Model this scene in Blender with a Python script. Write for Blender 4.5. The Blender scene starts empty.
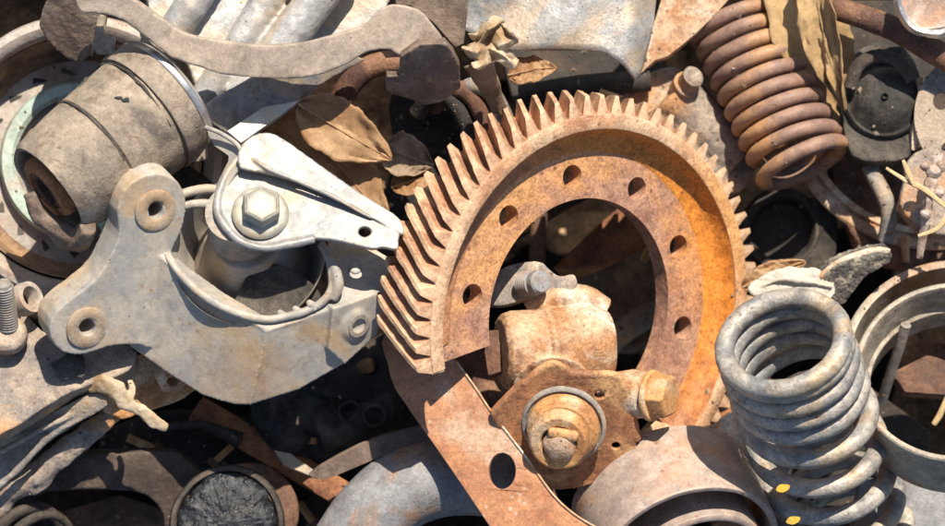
import bpy, bmesh, math, random
from mathutils import Vector, Matrix, noise
from mathutils.geometry import tessellate_polygon
random.seed(7)
S = 0.0006            # metres per unit; one unit is about one pixel of the photograph at the depth of the gear
D = 3000.0            # camera height over the gear, in units
ZB = 480.0            # depth of the soil below the gear
sc = bpy.context.scene
col = sc.collection
pi = math.pi

# ------------------------------------------------------------------ geometry helpers
def V(*a): return Vector(a)
def P(x, y, z=0.0):
    k = (D - z) / D
    return Vector(((x - 472.5) * k, (263 - y) * k, z))
def onplane(x, y, p0, n):
    d = P(x, y, 0) - V(0, 0, D)
    t = (p0 - V(0, 0, D)).dot(n) / d.dot(n)
    return V(0, 0, D) + d * t
def cr(pts, n=6, closed=False):
    pts = [Vector(p) for p in pts]; N = len(pts); out = []
    rng = range(N) if closed else range(N - 1)
    for i in rng:
        if closed: p0, p1, p2, p3 = pts[i-1], pts[i], pts[(i+1) % N], pts[(i+2) % N]
        else: p0, p1, p2, p3 = pts[max(i-1, 0)], pts[i], pts[i+1], pts[min(i+2, N-1)]
        for k in range(n):
            t = k / n
            out.append(0.5 * ((2*p1) + (p2-p0)*t + (2*p0-5*p1+4*p2-p3)*t*t + (3*p1-p0-3*p2+p3)*t*t*t))
    if not closed: out.append(pts[-1].copy())
    return out
def frame(n, up=None):
    n = Vector(n).normalized()
    u = Vector(up) if up else (V(0, 1, 0) if abs(n.y) < .9 else V(1, 0, 0))
    x = u.cross(n).normalized(); y = n.cross(x)
    return x, y, n

class G:
    def __init__(s): s.v = []; s.f = []
    def add(s, v, f):
        o = len(s.v); s.v += [Vector(a) for a in v]; s.f += [[i + o for i in q] for q in f]; return s
    def tube(s, path, r, n=14, closed=False, flat=1.0, up=None, lump=0, seed=0, twist=0):
        path = [Vector(p) for p in path]; N = len(path)
        rr = [r] * N if not isinstance(r, (list, tuple)) else [r[int(round(i*(len(r)-1)/(N-1)))] if len(r) < 8 else r[i] for i in range(N)]
        if isinstance(r, (list, tuple)) and len(r) < 8:
            rr = []
            for i in range(N):
                q = i*(len(r)-1)/(N-1); k = min(int(q), len(r)-2); rr.append(r[k] + (r[k+1]-r[k])*(q-k))
        def tan(i):
            if closed: return (path[(i+1) % N] - path[i-1]).normalized()
            return (path[min(i+1, N-1)] - path[max(i-1, 0)]).normalized()
        t0 = tan(0); ref = Vector(up) if up else V(0, 0, 1)
        if abs(t0.dot(ref)) > .95: ref = V(0, 1, 0)
        a = (ref - t0*ref.dot(t0)).normalized()
        vs = []
        for i in range(N):
            t = tan(i)
            a = (ref - t*ref.dot(t)) if up else (a - t*a.dot(t))
            a.normalize(); b = t.cross(a)
            for k in range(n):
                w = 2*pi*k/n + twist
                d = a*math.cos(w)*flat + b*math.sin(w)
                q = rr[i]
                if lump: q *= 1 + lump*noise.noise(path[i]*.05 + d*1.3 + V(seed, 0, 0))
                vs.append(path[i] + d*q)
        fs = []
        for i in range(N if closed else N-1):
            j = (i+1) % N
            for k in range(n):
                l = (k+1) % n
                fs.append([i*n+k, i*n+l, j*n+l, j*n+k])
        if not closed:
            fs.append([k for k in range(n)][::-1]); fs.append([(N-1)*n+k for k in range(n)])
        return s.add(vs, fs)
    def lathe(s, prof, c, axis, n=64, a0=0, a1=2*pi, closed=False, sx=1, up=None, wob=0, seed=0):
        x, y, z = frame(axis, up); full = abs(a1-a0) > 2*pi-1e-4; m = len(prof); vs = []
        cnt = n if full else n+1
        for i in range(cnt):
            w = a0 + (a1-a0)*i/n
            d = x*math.cos(w)*sx + y*math.sin(w)
            q = 1 + (wob*noise.noise(V(math.cos(w)*1.5, math.sin(w)*1.5, seed)) if wob else 0)
            for r, h in prof: vs.append(c + d*r*q + z*h)
        fs = []
        for i in range(n):
            j = (i+1) % cnt
            for k in range(m if closed else m-1):
                l = (k+1) % m
                fs.append([i*m+k, j*m+k, j*m+l, i*m+l])
        if not full and closed:
            fs.append([k for k in range(m)]); fs.append([n*m+k for k in range(m)][::-1])
        if not closed and full:
            if prof[0][0] > 1e-3: fs.append([i*m for i in range(n)][::-1])
            if prof[-1][0] > 1e-3: fs.append([i*m+m-1 for i in range(n)])
        return s.add(vs, fs)
    def plate(s, pts, p0, n, th, holes=(), smooth=0, back=None, wave=0, seed=0):
        """outline in photo units laid on a tilted plane in space, given real thickness"""
        n = Vector(n).normalized()
        def ring(q):
            q = [V(a[0], a[1], 0) for a in q]
            if smooth: q = cr(q, smooth, True)
            return [onplane(a.x, a.y, p0, n) for a in q]
        loops = [ring(pts)] + [ring(h) for h in holes]
        x, y, z = frame(n)
        flat = [[V(a.dot(x), a.dot(y), 0) for a in L] for L in loops]
        tr = tessellate_polygon(flat)
        allp = [a for L in loops for a in L]; N = len(allp)
        def wv(a): return n*(wave*noise.noise(a*.02+V(seed, 0, 0))) if wave else V(0, 0, 0)
        bk = Vector(back) if back else -n
        vs = [a+wv(a) for a in allp] + [a + bk*th + wv(a) for a in allp]
        fs = []
        for t in tr:
            a, b, c = [allp[i] for i in t]
            t = list(t)
            if (b-a).cross(c-a).dot(n) < 0: t = t[::-1]
            fs.append(t); fs.append([i+N for i in t[::-1]])
        o = 0
        for li, L in enumerate(loops):
            m = len(L); A = sum((flat[li][i].x*flat[li][(i+1) % m].y - flat[li][(i+1) % m].x*flat[li][i].y) for i in range(m))
            ccw = (A > 0) == (li == 0)
            for i in range(m):
                j = (i+1) % m
                q = [o+i, o+i+N, o+j+N, o+j]
                fs.append(q if ccw else q[::-1])
            o += m
        return s.add(vs, fs)
    def sheet(s, fn, nu, nv):
        vs = [fn(i/nu, j/nv) for i in range(nu+1) for j in range(nv+1)]
        fs = [[i*(nv+1)+j, (i+1)*(nv+1)+j, (i+1)*(nv+1)+j+1, i*(nv+1)+j+1] for i in range(nu) for j in range(nv)]
        return s.add(vs, fs)
    def box(s, c, ax, h):
        x, y, z = ax; vs = [c + x*h[0]*a + y*h[1]*b + z*h[2]*d for a in (-1, 1) for b in (-1, 1) for d in (-1, 1)]
        return s.add(vs, [[0,1,3,2],[4,6,7,5],[0,4,5,1],[2,3,7,6],[0,2,6,4],[1,5,7,3]])
def plane3(a, b, c):
    n = (b-a).cross(c-a).normalized()
    return n if n.z > 0 else -n
def circ(x, y, rx, ry=None, n=20, rot=0):
    ry = ry or rx; c, t = math.cos(rot), math.sin(rot)
    return [(x + rx*math.cos(a)*c - ry*math.sin(a)*t, y + rx*math.cos(a)*t + ry*math.sin(a)*c) for a in [2*pi*i/n for i in range(n)]]

TEX = {}
def ctex(scale, kind='CLOUDS'):
    k = (scale, kind)
    if k not in TEX:
        t = bpy.data.textures.new('lumps', kind); t.noise_scale = scale*S
        if kind == 'CLOUDS': t.noise_depth = 3
        TEX[k] = t
    return TEX[k]

def thing(name, label, cat, c, group=None):
    o = bpy.data.objects.new(name, None); col.objects.link(o)
    o.empty_display_size = .01
    o.location = (c + V(0, 0, ZB))*S; o['label'] = label; o['category'] = cat
    if group: o['group'] = group
    return o
def root_of(o):
    while o.parent: o = o.parent
    return o
def mk(name, g, mat, parent=None, c=None, bevel=0, cast=0, it=4, disp=None, sub=0, sharp=38, solid=0, label=None, cat=None, group=None, kind=None, flat=False):
    me = bpy.data.meshes.new(name)
    if parent: org = root_of(parent).location.copy()
    else:
        if c is None:
            c = sum(g.v, V(0, 0, 0))/len(g.v)
        org = (c + V(0, 0, ZB))*S
    me.from_pydata([(v + V(0, 0, ZB))*S - org for v in g.v], [], g.f)
    bm = bmesh.new(); bm.from_mesh(me); bmesh.ops.recalc_face_normals(bm, faces=bm.faces); bm.to_mesh(me); bm.free()
    o = bpy.data.objects.new(name, me); col.objects.link(o)
    if parent: o.parent = parent
    else: o.location = org
    me.materials.append(M[mat])
    if not flat: me.shade_smooth()
    if cast:
        m = o.modifiers.new('r', 'REMESH'); m.mode = 'VOXEL'; m.voxel_size = cast*S; m.use_smooth_shade = True
        m = o.modifiers.new('s', 'SMOOTH'); m.factor = .5; m.iterations = it
    elif not flat: me.set_sharp_from_angle(angle=math.radians(sharp))
    if solid:
        m = o.modifiers.new('t', 'SOLIDIFY'); m.thickness = solid*S; m.offset = 0
    if bevel:
        m = o.modifiers.new('b', 'BEVEL'); m.width = bevel*S; m.segments = 2; m.limit_method = 'ANGLE'; m.angle_limit = math.radians(35)
        m = o.modifiers.new('w', 'WEIGHTED_NORMAL'); m.keep_sharp = False
    if sub:
        m = o.modifiers.new('u', 'SUBSURF'); m.levels = sub; m.render_levels = sub
    if disp:
        for (st, scl) in (disp if isinstance(disp[0], tuple) else (disp,)):
            m = o.modifiers.new('d', 'DISPLACE'); m.texture = ctex(scl); m.strength = st*S; m.mid_level = .5; m.texture_coords = 'LOCAL'
    if label: o['label'] = label
    if cat: o['category'] = cat
    if group: o['group'] = group
    if kind: o['kind'] = kind
    return o

# ------------------------------------------------------------------ materials
M = {}
def surf(name, a, b, c=None, camt=.5, cs=1.3, fine=.25, metal=0.0, rough=(.55, .85), bump=.5, pits=.5, spots=None, wear=.25, wearcol=None, dust=None, dustamt=.45, trans=0, scale=1.0, streak=None, spec=.5, grime=.45, zone=None):
    """a/b: the two main tones mixed by a noise; c: blotches of a third tone; dust: a pale layer in patches"""
    m = bpy.data.materials.new(name); m.use_nodes = True; M[name] = m
    N = m.node_tree.nodes; L = m.node_tree.links
    bs = N['Principled BSDF']
    tc = N.new('ShaderNodeTexCoord'); oi = N.new('ShaderNodeObjectInfo')
    sv = N.new('ShaderNodeVectorMath'); sv.operation = 'SCALE'; sv.inputs['Scale'].default_value = scale/(100*S)
    L.new(tc.outputs['Object'], sv.inputs[0])
    rv = N.new('ShaderNodeVectorMath'); rv.operation = 'ADD'; L.new(sv.outputs[0], rv.inputs[0])
    rm = N.new('ShaderNodeMath'); rm.operation = 'MULTIPLY'; rm.inputs[1].default_value = 37; L.new(oi.outputs['Random'], rm.inputs[0]); L.new(rm.outputs[0], rv.inputs[1])
    vec = rv.outputs[0]
    def nz(s, det=8, ro=.65, dist=.3, v=vec):
        n = N.new('ShaderNodeTexNoise'); n.inputs['Scale'].default_value = s; n.inputs['Detail'].default_value = det
        n.inputs['Roughness'].default_value = ro; n.inputs['Distortion'].default_value = dist; L.new(v, n.inputs['Vector']); return n.outputs['Fac']
    def ramp(f, lo, hi, x=0., y=1.):
        r = N.new('ShaderNodeMapRange'); r.inputs['From Min'].default_value = lo; r.inputs['From Max'].default_value = hi
        r.inputs['To Min'].default_value = x; r.inputs['To Max'].default_value = y; L.new(f, r.inputs['Value']); return r.outputs[0]
    def mix(f, x, y, mode='MIX'):
        n = N.new('ShaderNodeMix'); n.data_type = 'RGBA'; n.blend_type = mode
        for s, q in ((0, f), (6, x), (7, y)):
            if isinstance(q, (int, float)): n.inputs[s].default_value = q
            elif isinstance(q, tuple): n.inputs[s].default_value = (*q, 1)
            else: L.new(q, n.inputs[s])
        return n.outputs[2]
    n1 = nz(3.1); n2 = nz(cs, 6, .6, .6); n3 = nz(34, 4, .7, 0); n4 = nz(9, 6, .7, .2)
    colr = mix(ramp(n1, .42, .58), a, b)
    if c: colr = mix(ramp(n2, .62-.28*camt, .72-.22*camt), colr, c)
    if dust: colr = mix(ramp(nz(2.2, 9, .72, .5), .70-.36*dustamt, .82-.28*dustamt), colr, dust)
    if streak:
        mp = N.new('ShaderNodeMapping'); mp.inputs['Scale'].default_value = (1.2, 16, 3); mp.inputs['Rotation'].default_value = (0, 0, .7); L.new(vec, mp.inputs['Vector'])
        colr = mix(ramp(nz(1.5, 5, .7, .3, mp.outputs[0]), .56, .72, 0, .7), colr, streak)
    if zone:   # colour patch at a set place: rust stains, painted bounce light on the gear
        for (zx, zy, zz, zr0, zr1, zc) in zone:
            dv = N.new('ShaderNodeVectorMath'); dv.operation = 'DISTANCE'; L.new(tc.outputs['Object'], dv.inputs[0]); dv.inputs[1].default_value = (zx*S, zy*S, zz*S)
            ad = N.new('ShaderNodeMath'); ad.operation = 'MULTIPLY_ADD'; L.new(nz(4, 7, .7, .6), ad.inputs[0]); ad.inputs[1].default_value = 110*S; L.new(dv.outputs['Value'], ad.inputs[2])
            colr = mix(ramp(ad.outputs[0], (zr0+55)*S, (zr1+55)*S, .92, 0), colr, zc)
    if grime:
        colr = mix(ramp(nz(4.5, 10, .72, .8), .50, .62, 0, grime), colr, mix(1.0, colr, (.42, .34, .28), 'MULTIPLY'))
    # mottling and grain
    colr = mix(1.0, colr, mix(ramp(n4, .36, .64), (1-fine*.6,)*3, (1+fine*.4,)*3), 'MULTIPLY')
    colr = mix(1.0, colr, mix(ramp(n3, .36, .64), (1-fine*.85,)*3, (1+fine*.65,)*3), 'MULTIPLY')
    if spots:
        vo = N.new('ShaderNodeTexVoronoi'); vo.inputs['Scale'].default_value = 11; L.new(vec, vo.inputs['Vector'])
        sp = ramp(vo.outputs['Distance'], .10, .30, 1, 0)
        mk_ = N.new('ShaderNodeMath'); mk_.operation = 'MULTIPLY'; L.new(sp, mk_.inputs[0]); L.new(ramp(nz(2.7, 4), .5, .62), mk_.inputs[1])
        colr = mix(mk_.outputs[0], colr, spots)
    if wear:
        ge = N.new('ShaderNodeNewGeometry')
        w = N.new('ShaderNodeMath'); w.operation = 'MULTIPLY'; L.new(ramp(ge.outputs['Pointiness'], .52, .60), w.inputs[0]); L.new(ramp(n4, .35, .6, .2, 1), w.inputs[1])
        w2 = N.new('ShaderNodeMath'); w2.operation = 'MULTIPLY'; w2.inputs[1].default_value = wear; L.new(w.outputs[0], w2.inputs[0])
        colr = mix(w2.outputs[0], colr, wearcol or tuple(min(.8, q*1.7+.06) for q in a))
    L.new(colr, bs.inputs['Base Color'])
    bs.inputs['Metallic'].default_value = metal; bs.inputs['Specular IOR Level'].default_value = spec
    L.new(ramp(n4, .3, .7, *rough), bs.inputs['Roughness'])
    # relief
    h = N.new('ShaderNodeMath'); h.operation = 'MULTIPLY_ADD'; L.new(n3, h.inputs[0]); h.inputs[1].default_value = .35; L.new(n4, h.inputs[2])
    last = h.outputs[0]
    if pits:
        vo2 = N.new('ShaderNodeTexVoronoi'); vo2.inputs['Scale'].default_value = 17; L.new(vec, vo2.inputs['Vector'])
        pq = N.new('ShaderNodeMath'); pq.operation = 'MULTIPLY_ADD'; L.new(ramp(vo2.outputs['Distance'], .05, .35), pq.inputs[0]); pq.inputs[1].default_value = pits*.4; L.new(last, pq.inputs[2]); last = pq.outputs[0]
    bp = N.new('ShaderNodeBump'); bp.inputs['Strength'].default_value = bump; bp.inputs['Distance'].default_value = 2.4*S/scale; L.new(last, bp.inputs['Height'])
    L.new(bp.outputs[0], bs.inputs['Normal'])
    if trans:
        tr = N.new('ShaderNodeBsdfTranslucent'); L.new(colr, tr.inputs['Color']); mx = N.new('ShaderNodeMixShader'); mx.inputs[0].default_value = trans
        L.new(bs.outputs[0], mx.inputs[1]); L.new(tr.outputs[0], mx.inputs[2]); L.new(mx.outputs[0], N['Material Output'].inputs[0])
    return m
surf('gear_rust', (.56,.31,.17), (.40,.19,.10), (.62,.42,.27), .5, 1.1, .35, spots=(.20,.08,.04), bump=.6, wearcol=(.68,.47,.30), rough=(.6,.9), grime=.35, zone=[(150,110,-90,40,110,(.68,.34,.12))])  # zone tints the rim with painted bounce light
surf('orange_rust', (.70,.27,.045), (.58,.18,.03), (.32,.12,.04), .35, 1.5, .3, spots=(.10,.035,.02), bump=.6, wear=0, rough=(.55,.85))
surf('recess_rust_bounce', (.44,.21,.10), (.36,.16,.08), (.30,.13,.07), .3, 1.5, .38, spots=(.13,.045,.02), bump=.5, wear=0, rough=(.5,.8), grime=.45, zone=[(165,70,-60,100,220,(.76,.27,.035)),(20,190,-10,40,140,(.66,.26,.05))])  # orange zones paint warm bounced light in the shaded recess, over rust
surf('web_rust', (.45,.25,.165), (.34,.17,.12), (.58,.29,.12), .42, .9, .42, spots=(.15,.06,.04), bump=.5, wearcol=(.66,.4,.24), grime=.35, zone=[(175,70,-80,45,115,(.74,.31,.06)), (110,-130,-60,20,90,(.60,.29,.12))])  # orange zone carries the painted bounce light onto the web
surf('tooth_rust', (.50,.265,.15), (.33,.16,.09), (.60,.40,.25), .45, 1.6, .3, bump=.6, wear=.7, wearcol=(.72,.52,.34), grime=.35)
surf('flange_rust', (.40,.18,.08), (.26,.115,.055), (.54,.31,.14), .35, 1.6, .35, bump=.5, spots=(.10,.04,.03), wear=.9, wearcol=(.76,.5,.28))
surf('bar_rust', (.47,.215,.10), (.36,.155,.075), (.48,.32,.22), .38, 1.0, .28, spots=(.50,.38,.30), bump=.3, wear=.5, wearcol=(.76,.58,.42), grime=.3)
surf('pale_rust', (.52,.34,.21), (.40,.20,.09), (.64,.55,.44), .5, 1.6, .35, spots=(.20,.08,.04), bump=.6, wearcol=(.7,.56,.42), dust=(.66,.59,.50), dustamt=.28, grime=.55)
surf('bolt_rust', (.60,.31,.11), (.42,.19,.07), (.60,.42,.26), .45, 1.8, .3, bump=.6, spots=(.16,.07,.03), grime=.35, wearcol=(.72,.5,.28))
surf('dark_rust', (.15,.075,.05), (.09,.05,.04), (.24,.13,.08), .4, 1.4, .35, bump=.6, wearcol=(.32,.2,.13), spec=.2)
surf('brown_spring', (.29,.175,.125), (.20,.12,.095), (.45,.24,.11), .38, 1.4, .18, bump=.25, wear=.3, wearcol=(.5,.34,.24), rough=(.5,.75), grime=.4)
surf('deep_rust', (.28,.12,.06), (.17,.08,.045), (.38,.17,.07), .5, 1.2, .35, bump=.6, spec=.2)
surf('dusty_grey', (.40,.36,.305), (.29,.28,.265), (.40,.29,.18), .33, 1.0, .10, bump=.2, pits=.12, wearcol=(.66,.62,.56), spots=(.28,.18,.10), rough=(.5,.75), grime=.3, dust=(.47,.42,.35), dustamt=.35, zone=[(30,-90,0,10,70,(.36,.23,.13)),(-130,-50,0,5,35,(.38,.27,.18))])
surf('zinc_plate', (.35,.33,.30), (.24,.245,.25), (.34,.27,.20), .35, 1.6, .13, metal=.15, bump=.15, pits=.1, rough=(.4,.62), wearcol=(.6,.56,.5), grime=.35)
surf('silver_cast', (.46,.455,.45), (.33,.34,.355), (.46,.38,.29), .35, 1.3, .12, metal=.2, bump=.35, rough=(.4,.65), dust=(.56,.46,.36), dustamt=.4, grime=.25)
surf('blue_sheet', (.30,.295,.285), (.21,.215,.225), (.36,.28,.20), .45, 1.2, .2, metal=.25, bump=.35, rough=(.35,.65), dust=(.42,.34,.26), dustamt=.35)
surf('sand_sleeve', (.42,.34,.25), (.34,.27,.20), (.38,.26,.16), .4, 2, .15, bump=.3, pits=.2, wear=0)
surf('bright_steel', (.62,.61,.59), (.5,.49,.47), None, metal=.8, rough=(.22,.45), bump=.15, fine=.1, grime=.15)
surf('zinc_bolt', (.34,.33,.27), (.26,.25,.22), (.36,.28,.17), .4, 2, .16, metal=.1, rough=(.5,.65), bump=.2, grime=.35, wear=.5, wearcol=(.6,.58,.5))
surf('dusty_rubber', (.31,.25,.19), (.22,.18,.14), (.11,.092,.078), .32, 1.5, .22, bump=.6, pits=.3, dust=(.42,.35,.27), dustamt=.42, spots=(.06,.048,.036), rough=(.6,.85), grime=.6)
surf('black_rubber', (.036,.034,.032), (.06,.056,.052), (.12,.105,.09), .45, 1.3, .3, bump=.5, rough=(.5,.8), wear=.2, wearcol=(.12,.11,.10), spec=.12)
surf('forged_brown', (.085,.062,.05), (.055,.042,.036), (.14,.10,.075), .4, 1.4, .25, bump=.5, wearcol=(.25,.19,.14), spec=.25)
surf('cracked_rubber', (.010,.011,.014), (.02,.022,.028), (.07,.075,.09), .35, 4.5, .5, bump=1, pits=1, rough=(.18,.5), wear=0)
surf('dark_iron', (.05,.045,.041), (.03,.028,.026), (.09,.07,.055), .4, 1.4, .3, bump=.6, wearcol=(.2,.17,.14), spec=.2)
surf('shadow_iron', (.038,.033,.030), (.022,.020,.019), (.075,.048,.034), .45, 1.4, .35, bump=.6, wear=.3, wearcol=(.12,.1,.08), spec=.25)  # near-black iron: shade of the deep gaps put into the colour
surf('crumbs', (.22,.15,.10), (.10,.07,.05), (.34,.27,.2), .5, 3, .3, bump=.3, pits=0, wear=0)
surf('brown_iron', (.19,.135,.10), (.13,.09,.07), (.28,.21,.16), .45, 1.3, .25, bump=.5, wearcol=(.45,.37,.3), rough=(.6,.85))
surf('arm_iron', (.34,.28,.225), (.26,.21,.17), (.41,.33,.26), .5, 1.5, .2, bump=.28, wearcol=(.6,.5,.42), rough=(.55,.8), grime=.3)
surf('grey_iron', (.30,.28,.26), (.20,.185,.175), (.38,.30,.22), .45, 1.3, .25, bump=.5, wearcol=(.52,.46,.38), spots=(.3,.15,.07))
surf('rust_grey', (.33,.265,.21), (.20,.17,.155), (.48,.25,.11), .42, 1.1, .28, bump=.6, spots=(.06,.045,.04), dust=(.52,.43,.32), dustamt=.4)
surf('pipe_grey', (.26,.26,.265), (.19,.19,.20), (.30,.19,.13), .42, 1.6, .22, bump=.5, dust=(.38,.32,.27), dustamt=.25)
surf('band_steel', (.42,.33,.275), (.31,.25,.22), (.46,.26,.16), .4, 1.3, .2, metal=.1, bump=.2, spots=(.24,.10,.07), dust=(.58,.50,.43), dustamt=.4, rough=(.45,.7), grime=.3)
surf('spring_grey', (.40,.37,.33), (.20,.205,.215), (.38,.29,.19), .35, 2, .26, metal=.2, bump=.5, spots=(.10,.07,.05), dust=(.56,.50,.42), dustamt=.42, wearcol=(.6,.54,.46), grime=.45, rough=(.38,.65))
surf('ring_steel', (.40,.35,.28), (.28,.245,.20), (.36,.21,.12), .4, 1.0, .25, bump=.4, spots=(.15,.10,.07), dust=(.52,.46,.38), dustamt=.35, rough=(.45,.7), metal=.1)
surf('pale_green', (.38,.47,.40), (.30,.37,.32), (.42,.39,.33), .45, 1.5, .15, bump=.3)
surf('drum_grey', (.40,.35,.31), (.31,.28,.255), (.36,.25,.18), .4, 1.2, .18, bump=.4, dust=(.50,.43,.36), dustamt=.35)
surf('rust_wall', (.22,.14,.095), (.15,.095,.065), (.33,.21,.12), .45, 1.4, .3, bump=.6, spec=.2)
surf('leaf_tan', (.58,.38,.21), (.47,.28,.14), (.36,.18,.075), .4, 1.2, .14, bump=.3, pits=0, trans=.35, wear=0, rough=(.5,.7), grime=.25)
surf('leaf_pale', (.72,.61,.45), (.62,.50,.34), (.46,.31,.17), .3, 2, .16, bump=.5, pits=0, trans=.35, wear=0, grime=.15)
surf('leaf_gold', (.58,.40,.20), (.46,.30,.14), (.30,.17,.08), .35, 1.1, .16, bump=.4, pits=0, trans=.3, wear=0, grime=.2)
surf('leaf_brown', (.38,.28,.19), (.30,.21,.14), (.46,.34,.23), .4, 1.6, .14, bump=.4, pits=0, trans=.25, wear=0, grime=.15)
surf('leaf_white', (.62,.58,.50), (.54,.49,.41), None, bump=.3, pits=0, fine=.08, trans=.25, wear=0, grime=.15)
surf('straw', (.58,.44,.24), (.46,.33,.16), None, bump=.3, pits=0, wear=0, grime=.15)
surf('petal', (.62,.40,.04), (.48,.26,.03), None, bump=.2, pits=0, trans=.3, wear=0, grime=.15)
surf('twig', (.42,.31,.25), (.30,.21,.16), (.5,.42,.36), .5, 3, .3, bump=.8)
surf('lining', (.13,.118,.10), (.07,.065,.06), (.26,.225,.18), .5, 9, .5, bump=1.0, pits=1)
surf('soil', (.016,.012,.010), (.010,.008,.007), (.03,.02,.014), .5, .8, .5, bump=1, pits=1, scale=.6, wear=0, spec=.0)  # blackened so that sunlit soil stands for shade between the scrap
# ------------------------------------------------------------------ world, sun, camera
w = bpy.data.worlds.new('World'); sc.world = w; w.use_nodes = True
sky = w.node_tree.nodes.new('ShaderNodeTexSky'); sky.sky_type = 'NISHITA'; sky.sun_disc = False
SUN = V(.17, .66, .72).normalized()
elev = math.asin(SUN.z); az = math.atan2(SUN.x, SUN.y)
sky.sun_elevation = elev; sky.sun_rotation = az
w.node_tree.links.new(sky.outputs[0], w.node_tree.nodes['Background'].inputs[0])
w.node_tree.nodes['Background'].inputs[1].default_value = .085
sl = bpy.data.lights.new('sun', 'SUN'); sl.energy = 5; sl.angle = math.radians(.5); sl.color = (1, .90, .75)
so = bpy.data.objects.new('sun', sl); col.objects.link(so); so.rotation_euler = SUN.to_track_quat('Z', 'Y').to_euler()
cam = bpy.data.cameras.new('camera'); co = bpy.data.objects.new('camera', cam); col.objects.link(co)
cam.sensor_width = 36; cam.lens = 36*D/945; co.location = V(0, 0, (D+ZB)*S); cam.clip_start = .05; cam.clip_end = 50
cam.dof.use_dof = True; cam.dof.focus_distance = (D-40)*S; cam.dof.aperture_fstop = 6
sc.camera = co
sc.view_settings.view_transform = 'Standard'; sc.view_settings.look = 'None'; sc.view_settings.exposure = .62; sc.view_settings.gamma = 1
# ------------------------------------------------------------------ the soil under the heap
g = G()
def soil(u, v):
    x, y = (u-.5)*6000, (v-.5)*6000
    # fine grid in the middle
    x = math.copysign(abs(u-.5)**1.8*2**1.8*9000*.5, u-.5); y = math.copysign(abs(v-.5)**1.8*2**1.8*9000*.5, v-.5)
    r = max(abs(x)/620, abs(y)/400)  # ground rises outside the view, added to block sun from the gaps
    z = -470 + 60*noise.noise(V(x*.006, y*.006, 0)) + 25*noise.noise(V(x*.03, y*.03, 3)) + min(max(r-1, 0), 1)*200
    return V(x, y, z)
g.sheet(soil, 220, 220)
mk('ground', g, 'soil', kind='structure', c=V(0, 0, -ZB), label='soil under the scrap heap, blackened for the shade in the gaps')

# ------------------------------------------------------------------ ring gear
gn = V(.597, -.138, .790).normalized(); gc = P(594.3, 315.5, -12); gx, gy, gz = frame(gn)
# make gx point right
if gx.x < 0: gx, gy = -gx, -gy
T = thing('ring_gear', 'broken rusty orange ring gear with helical teeth and bolt holes', 'gear', gc)
def gp(r, a, h): return gc + gx*math.cos(a)*r + gy*math.sin(a)*r + gn*h
NT = 72; A0 = math.radians(-44); A1 = math.radians(198.5); RT, RR = 221, 205; TH = 68; HEL = .168
# toothed rim
g = G()
nt = int((A1-A0)/(2*pi/NT)); dA = 2*pi/NT
def tooth_prof(h, tip=RT):
    out = []
    for i in range(nt):
        b = A0 + i*dA
        for f, r in ((.0, RR-1.5), (.10, RR), (.32, tip-2.5), (.37, tip), (.63, tip), (.68, tip-2.5), (.90, RR)):
            out.append((r, b+f*dA))
    out.append((RR-2, A0+nt*dA))
    return out
NH = 10; rows = []
for k in range(NH+1):
    t = k/NH; h = -TH*t
    tip = RT - (1.5 if k in (0, NH) else 0)
    pr = tooth_prof(h, tip)
    sg = -1  # helix direction
    rows.append([(r, a + sg*HEL*t*(TH/60), h) for r, a in pr])
vs = []; m = len(rows[0])
for k, row in enumerate(rows):
    for (r, a, h) in row:
        r2 = r
        if k == 0: h = h - (1.5 if r > RR+8 else 0)
        vs.append(gp(r2 + 1.2*noise.noise(V(a*40, h*.1, r*.1)), a, h))
fs = []
for k in range(NH):
    for i in range(m-1):
        fs.append([k*m+i, k*m+i+1, (k+1)*m+i+1, (k+1)*m+i])
# front face of the rim from the tooth profile inwards, and the back
o = len(vs); IN = 190
for (r, a, h) in rows[0]: vs.append(gp(IN, a, 1.0))
for i in range(m-1): fs.append([i, i+1, o+i+1, o+i])
o2 = len(vs)
for (r, a, h) in rows[-1]: vs.append(gp(IN, a, -TH))
for i in range(m-1): fs.append([NH*m+i, NH*m+i+1, o2+i+1, o2+i])
for i in range(m-1): fs.append([o+i, o+i+1, o2+i+1, o2+i])
fs.append([k*m for k in range(NH+1)] + [o2, o]); fs.append([k*m+m-1 for k in range(NH+1)] + [o2+m-1, o+m-1])
g.add(vs, fs)
rim = mk('toothed_rim', g, 'tooth_rust', T, sharp=28, disp=((1.3, 9),))
# front land of the rim
g = G(); g.lathe([(IN-3, -3.5), (IN-2, 1.6), (IN+3, 3.0), (RR-5, 3.0), (RR-2, 1.2), (RR-3, -3)], gc, gn, 260, 0, 1, closed=True) if False else None
g = G(); K = 200
def band(prof, a0=A0, a1=A1-.05, K=240, wob=0):
    g = G(); vs = []; m = len(prof)
    for i in range(K+1):
        a = a0+(a1-a0)*i/K
        for r, h in prof: vs.append(gp(r + wob*noise.noise(V(math.cos(a)*6, math.sin(a)*6, r*.05)), a, h))
    fs = [[i*m+k, (i+1)*m+k, (i+1)*m+(k+1) % m, i*m+(k+1) % m] for i in range(K) for k in range(m)]
    fs += [list(range(m)), [K*m+k for k in range(m)][::-1]]
    return g.add(vs, fs)
g = band([(IN-2, -8), (IN-1.5, 1.0), (IN+.5, 1.9), (RR-3, 1.9), (RR-1.5, 1.0), (RR-1.5, -6), (IN, -8)], A0+.003, A0+nt*dA-.01)
mk('rim_face', g, 'gear_rust', T, sharp=40, disp=((.8, 12),))
# sloping recess, tinted orange for bounced light
g = band([(IN-1, .6), (IN-2.5, -3), (IN-6, -12), (181, -17), (174, -20), (167, -21.2), (164, -21.6), (162, -23.5), (160, -36), (IN-1, -40)], A0+.004, A0+nt*dA-.10, wob=1.0)
mk('recess', g, 'recess_rust_bounce', T, sharp=50, disp=((1.5, 14),))
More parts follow.
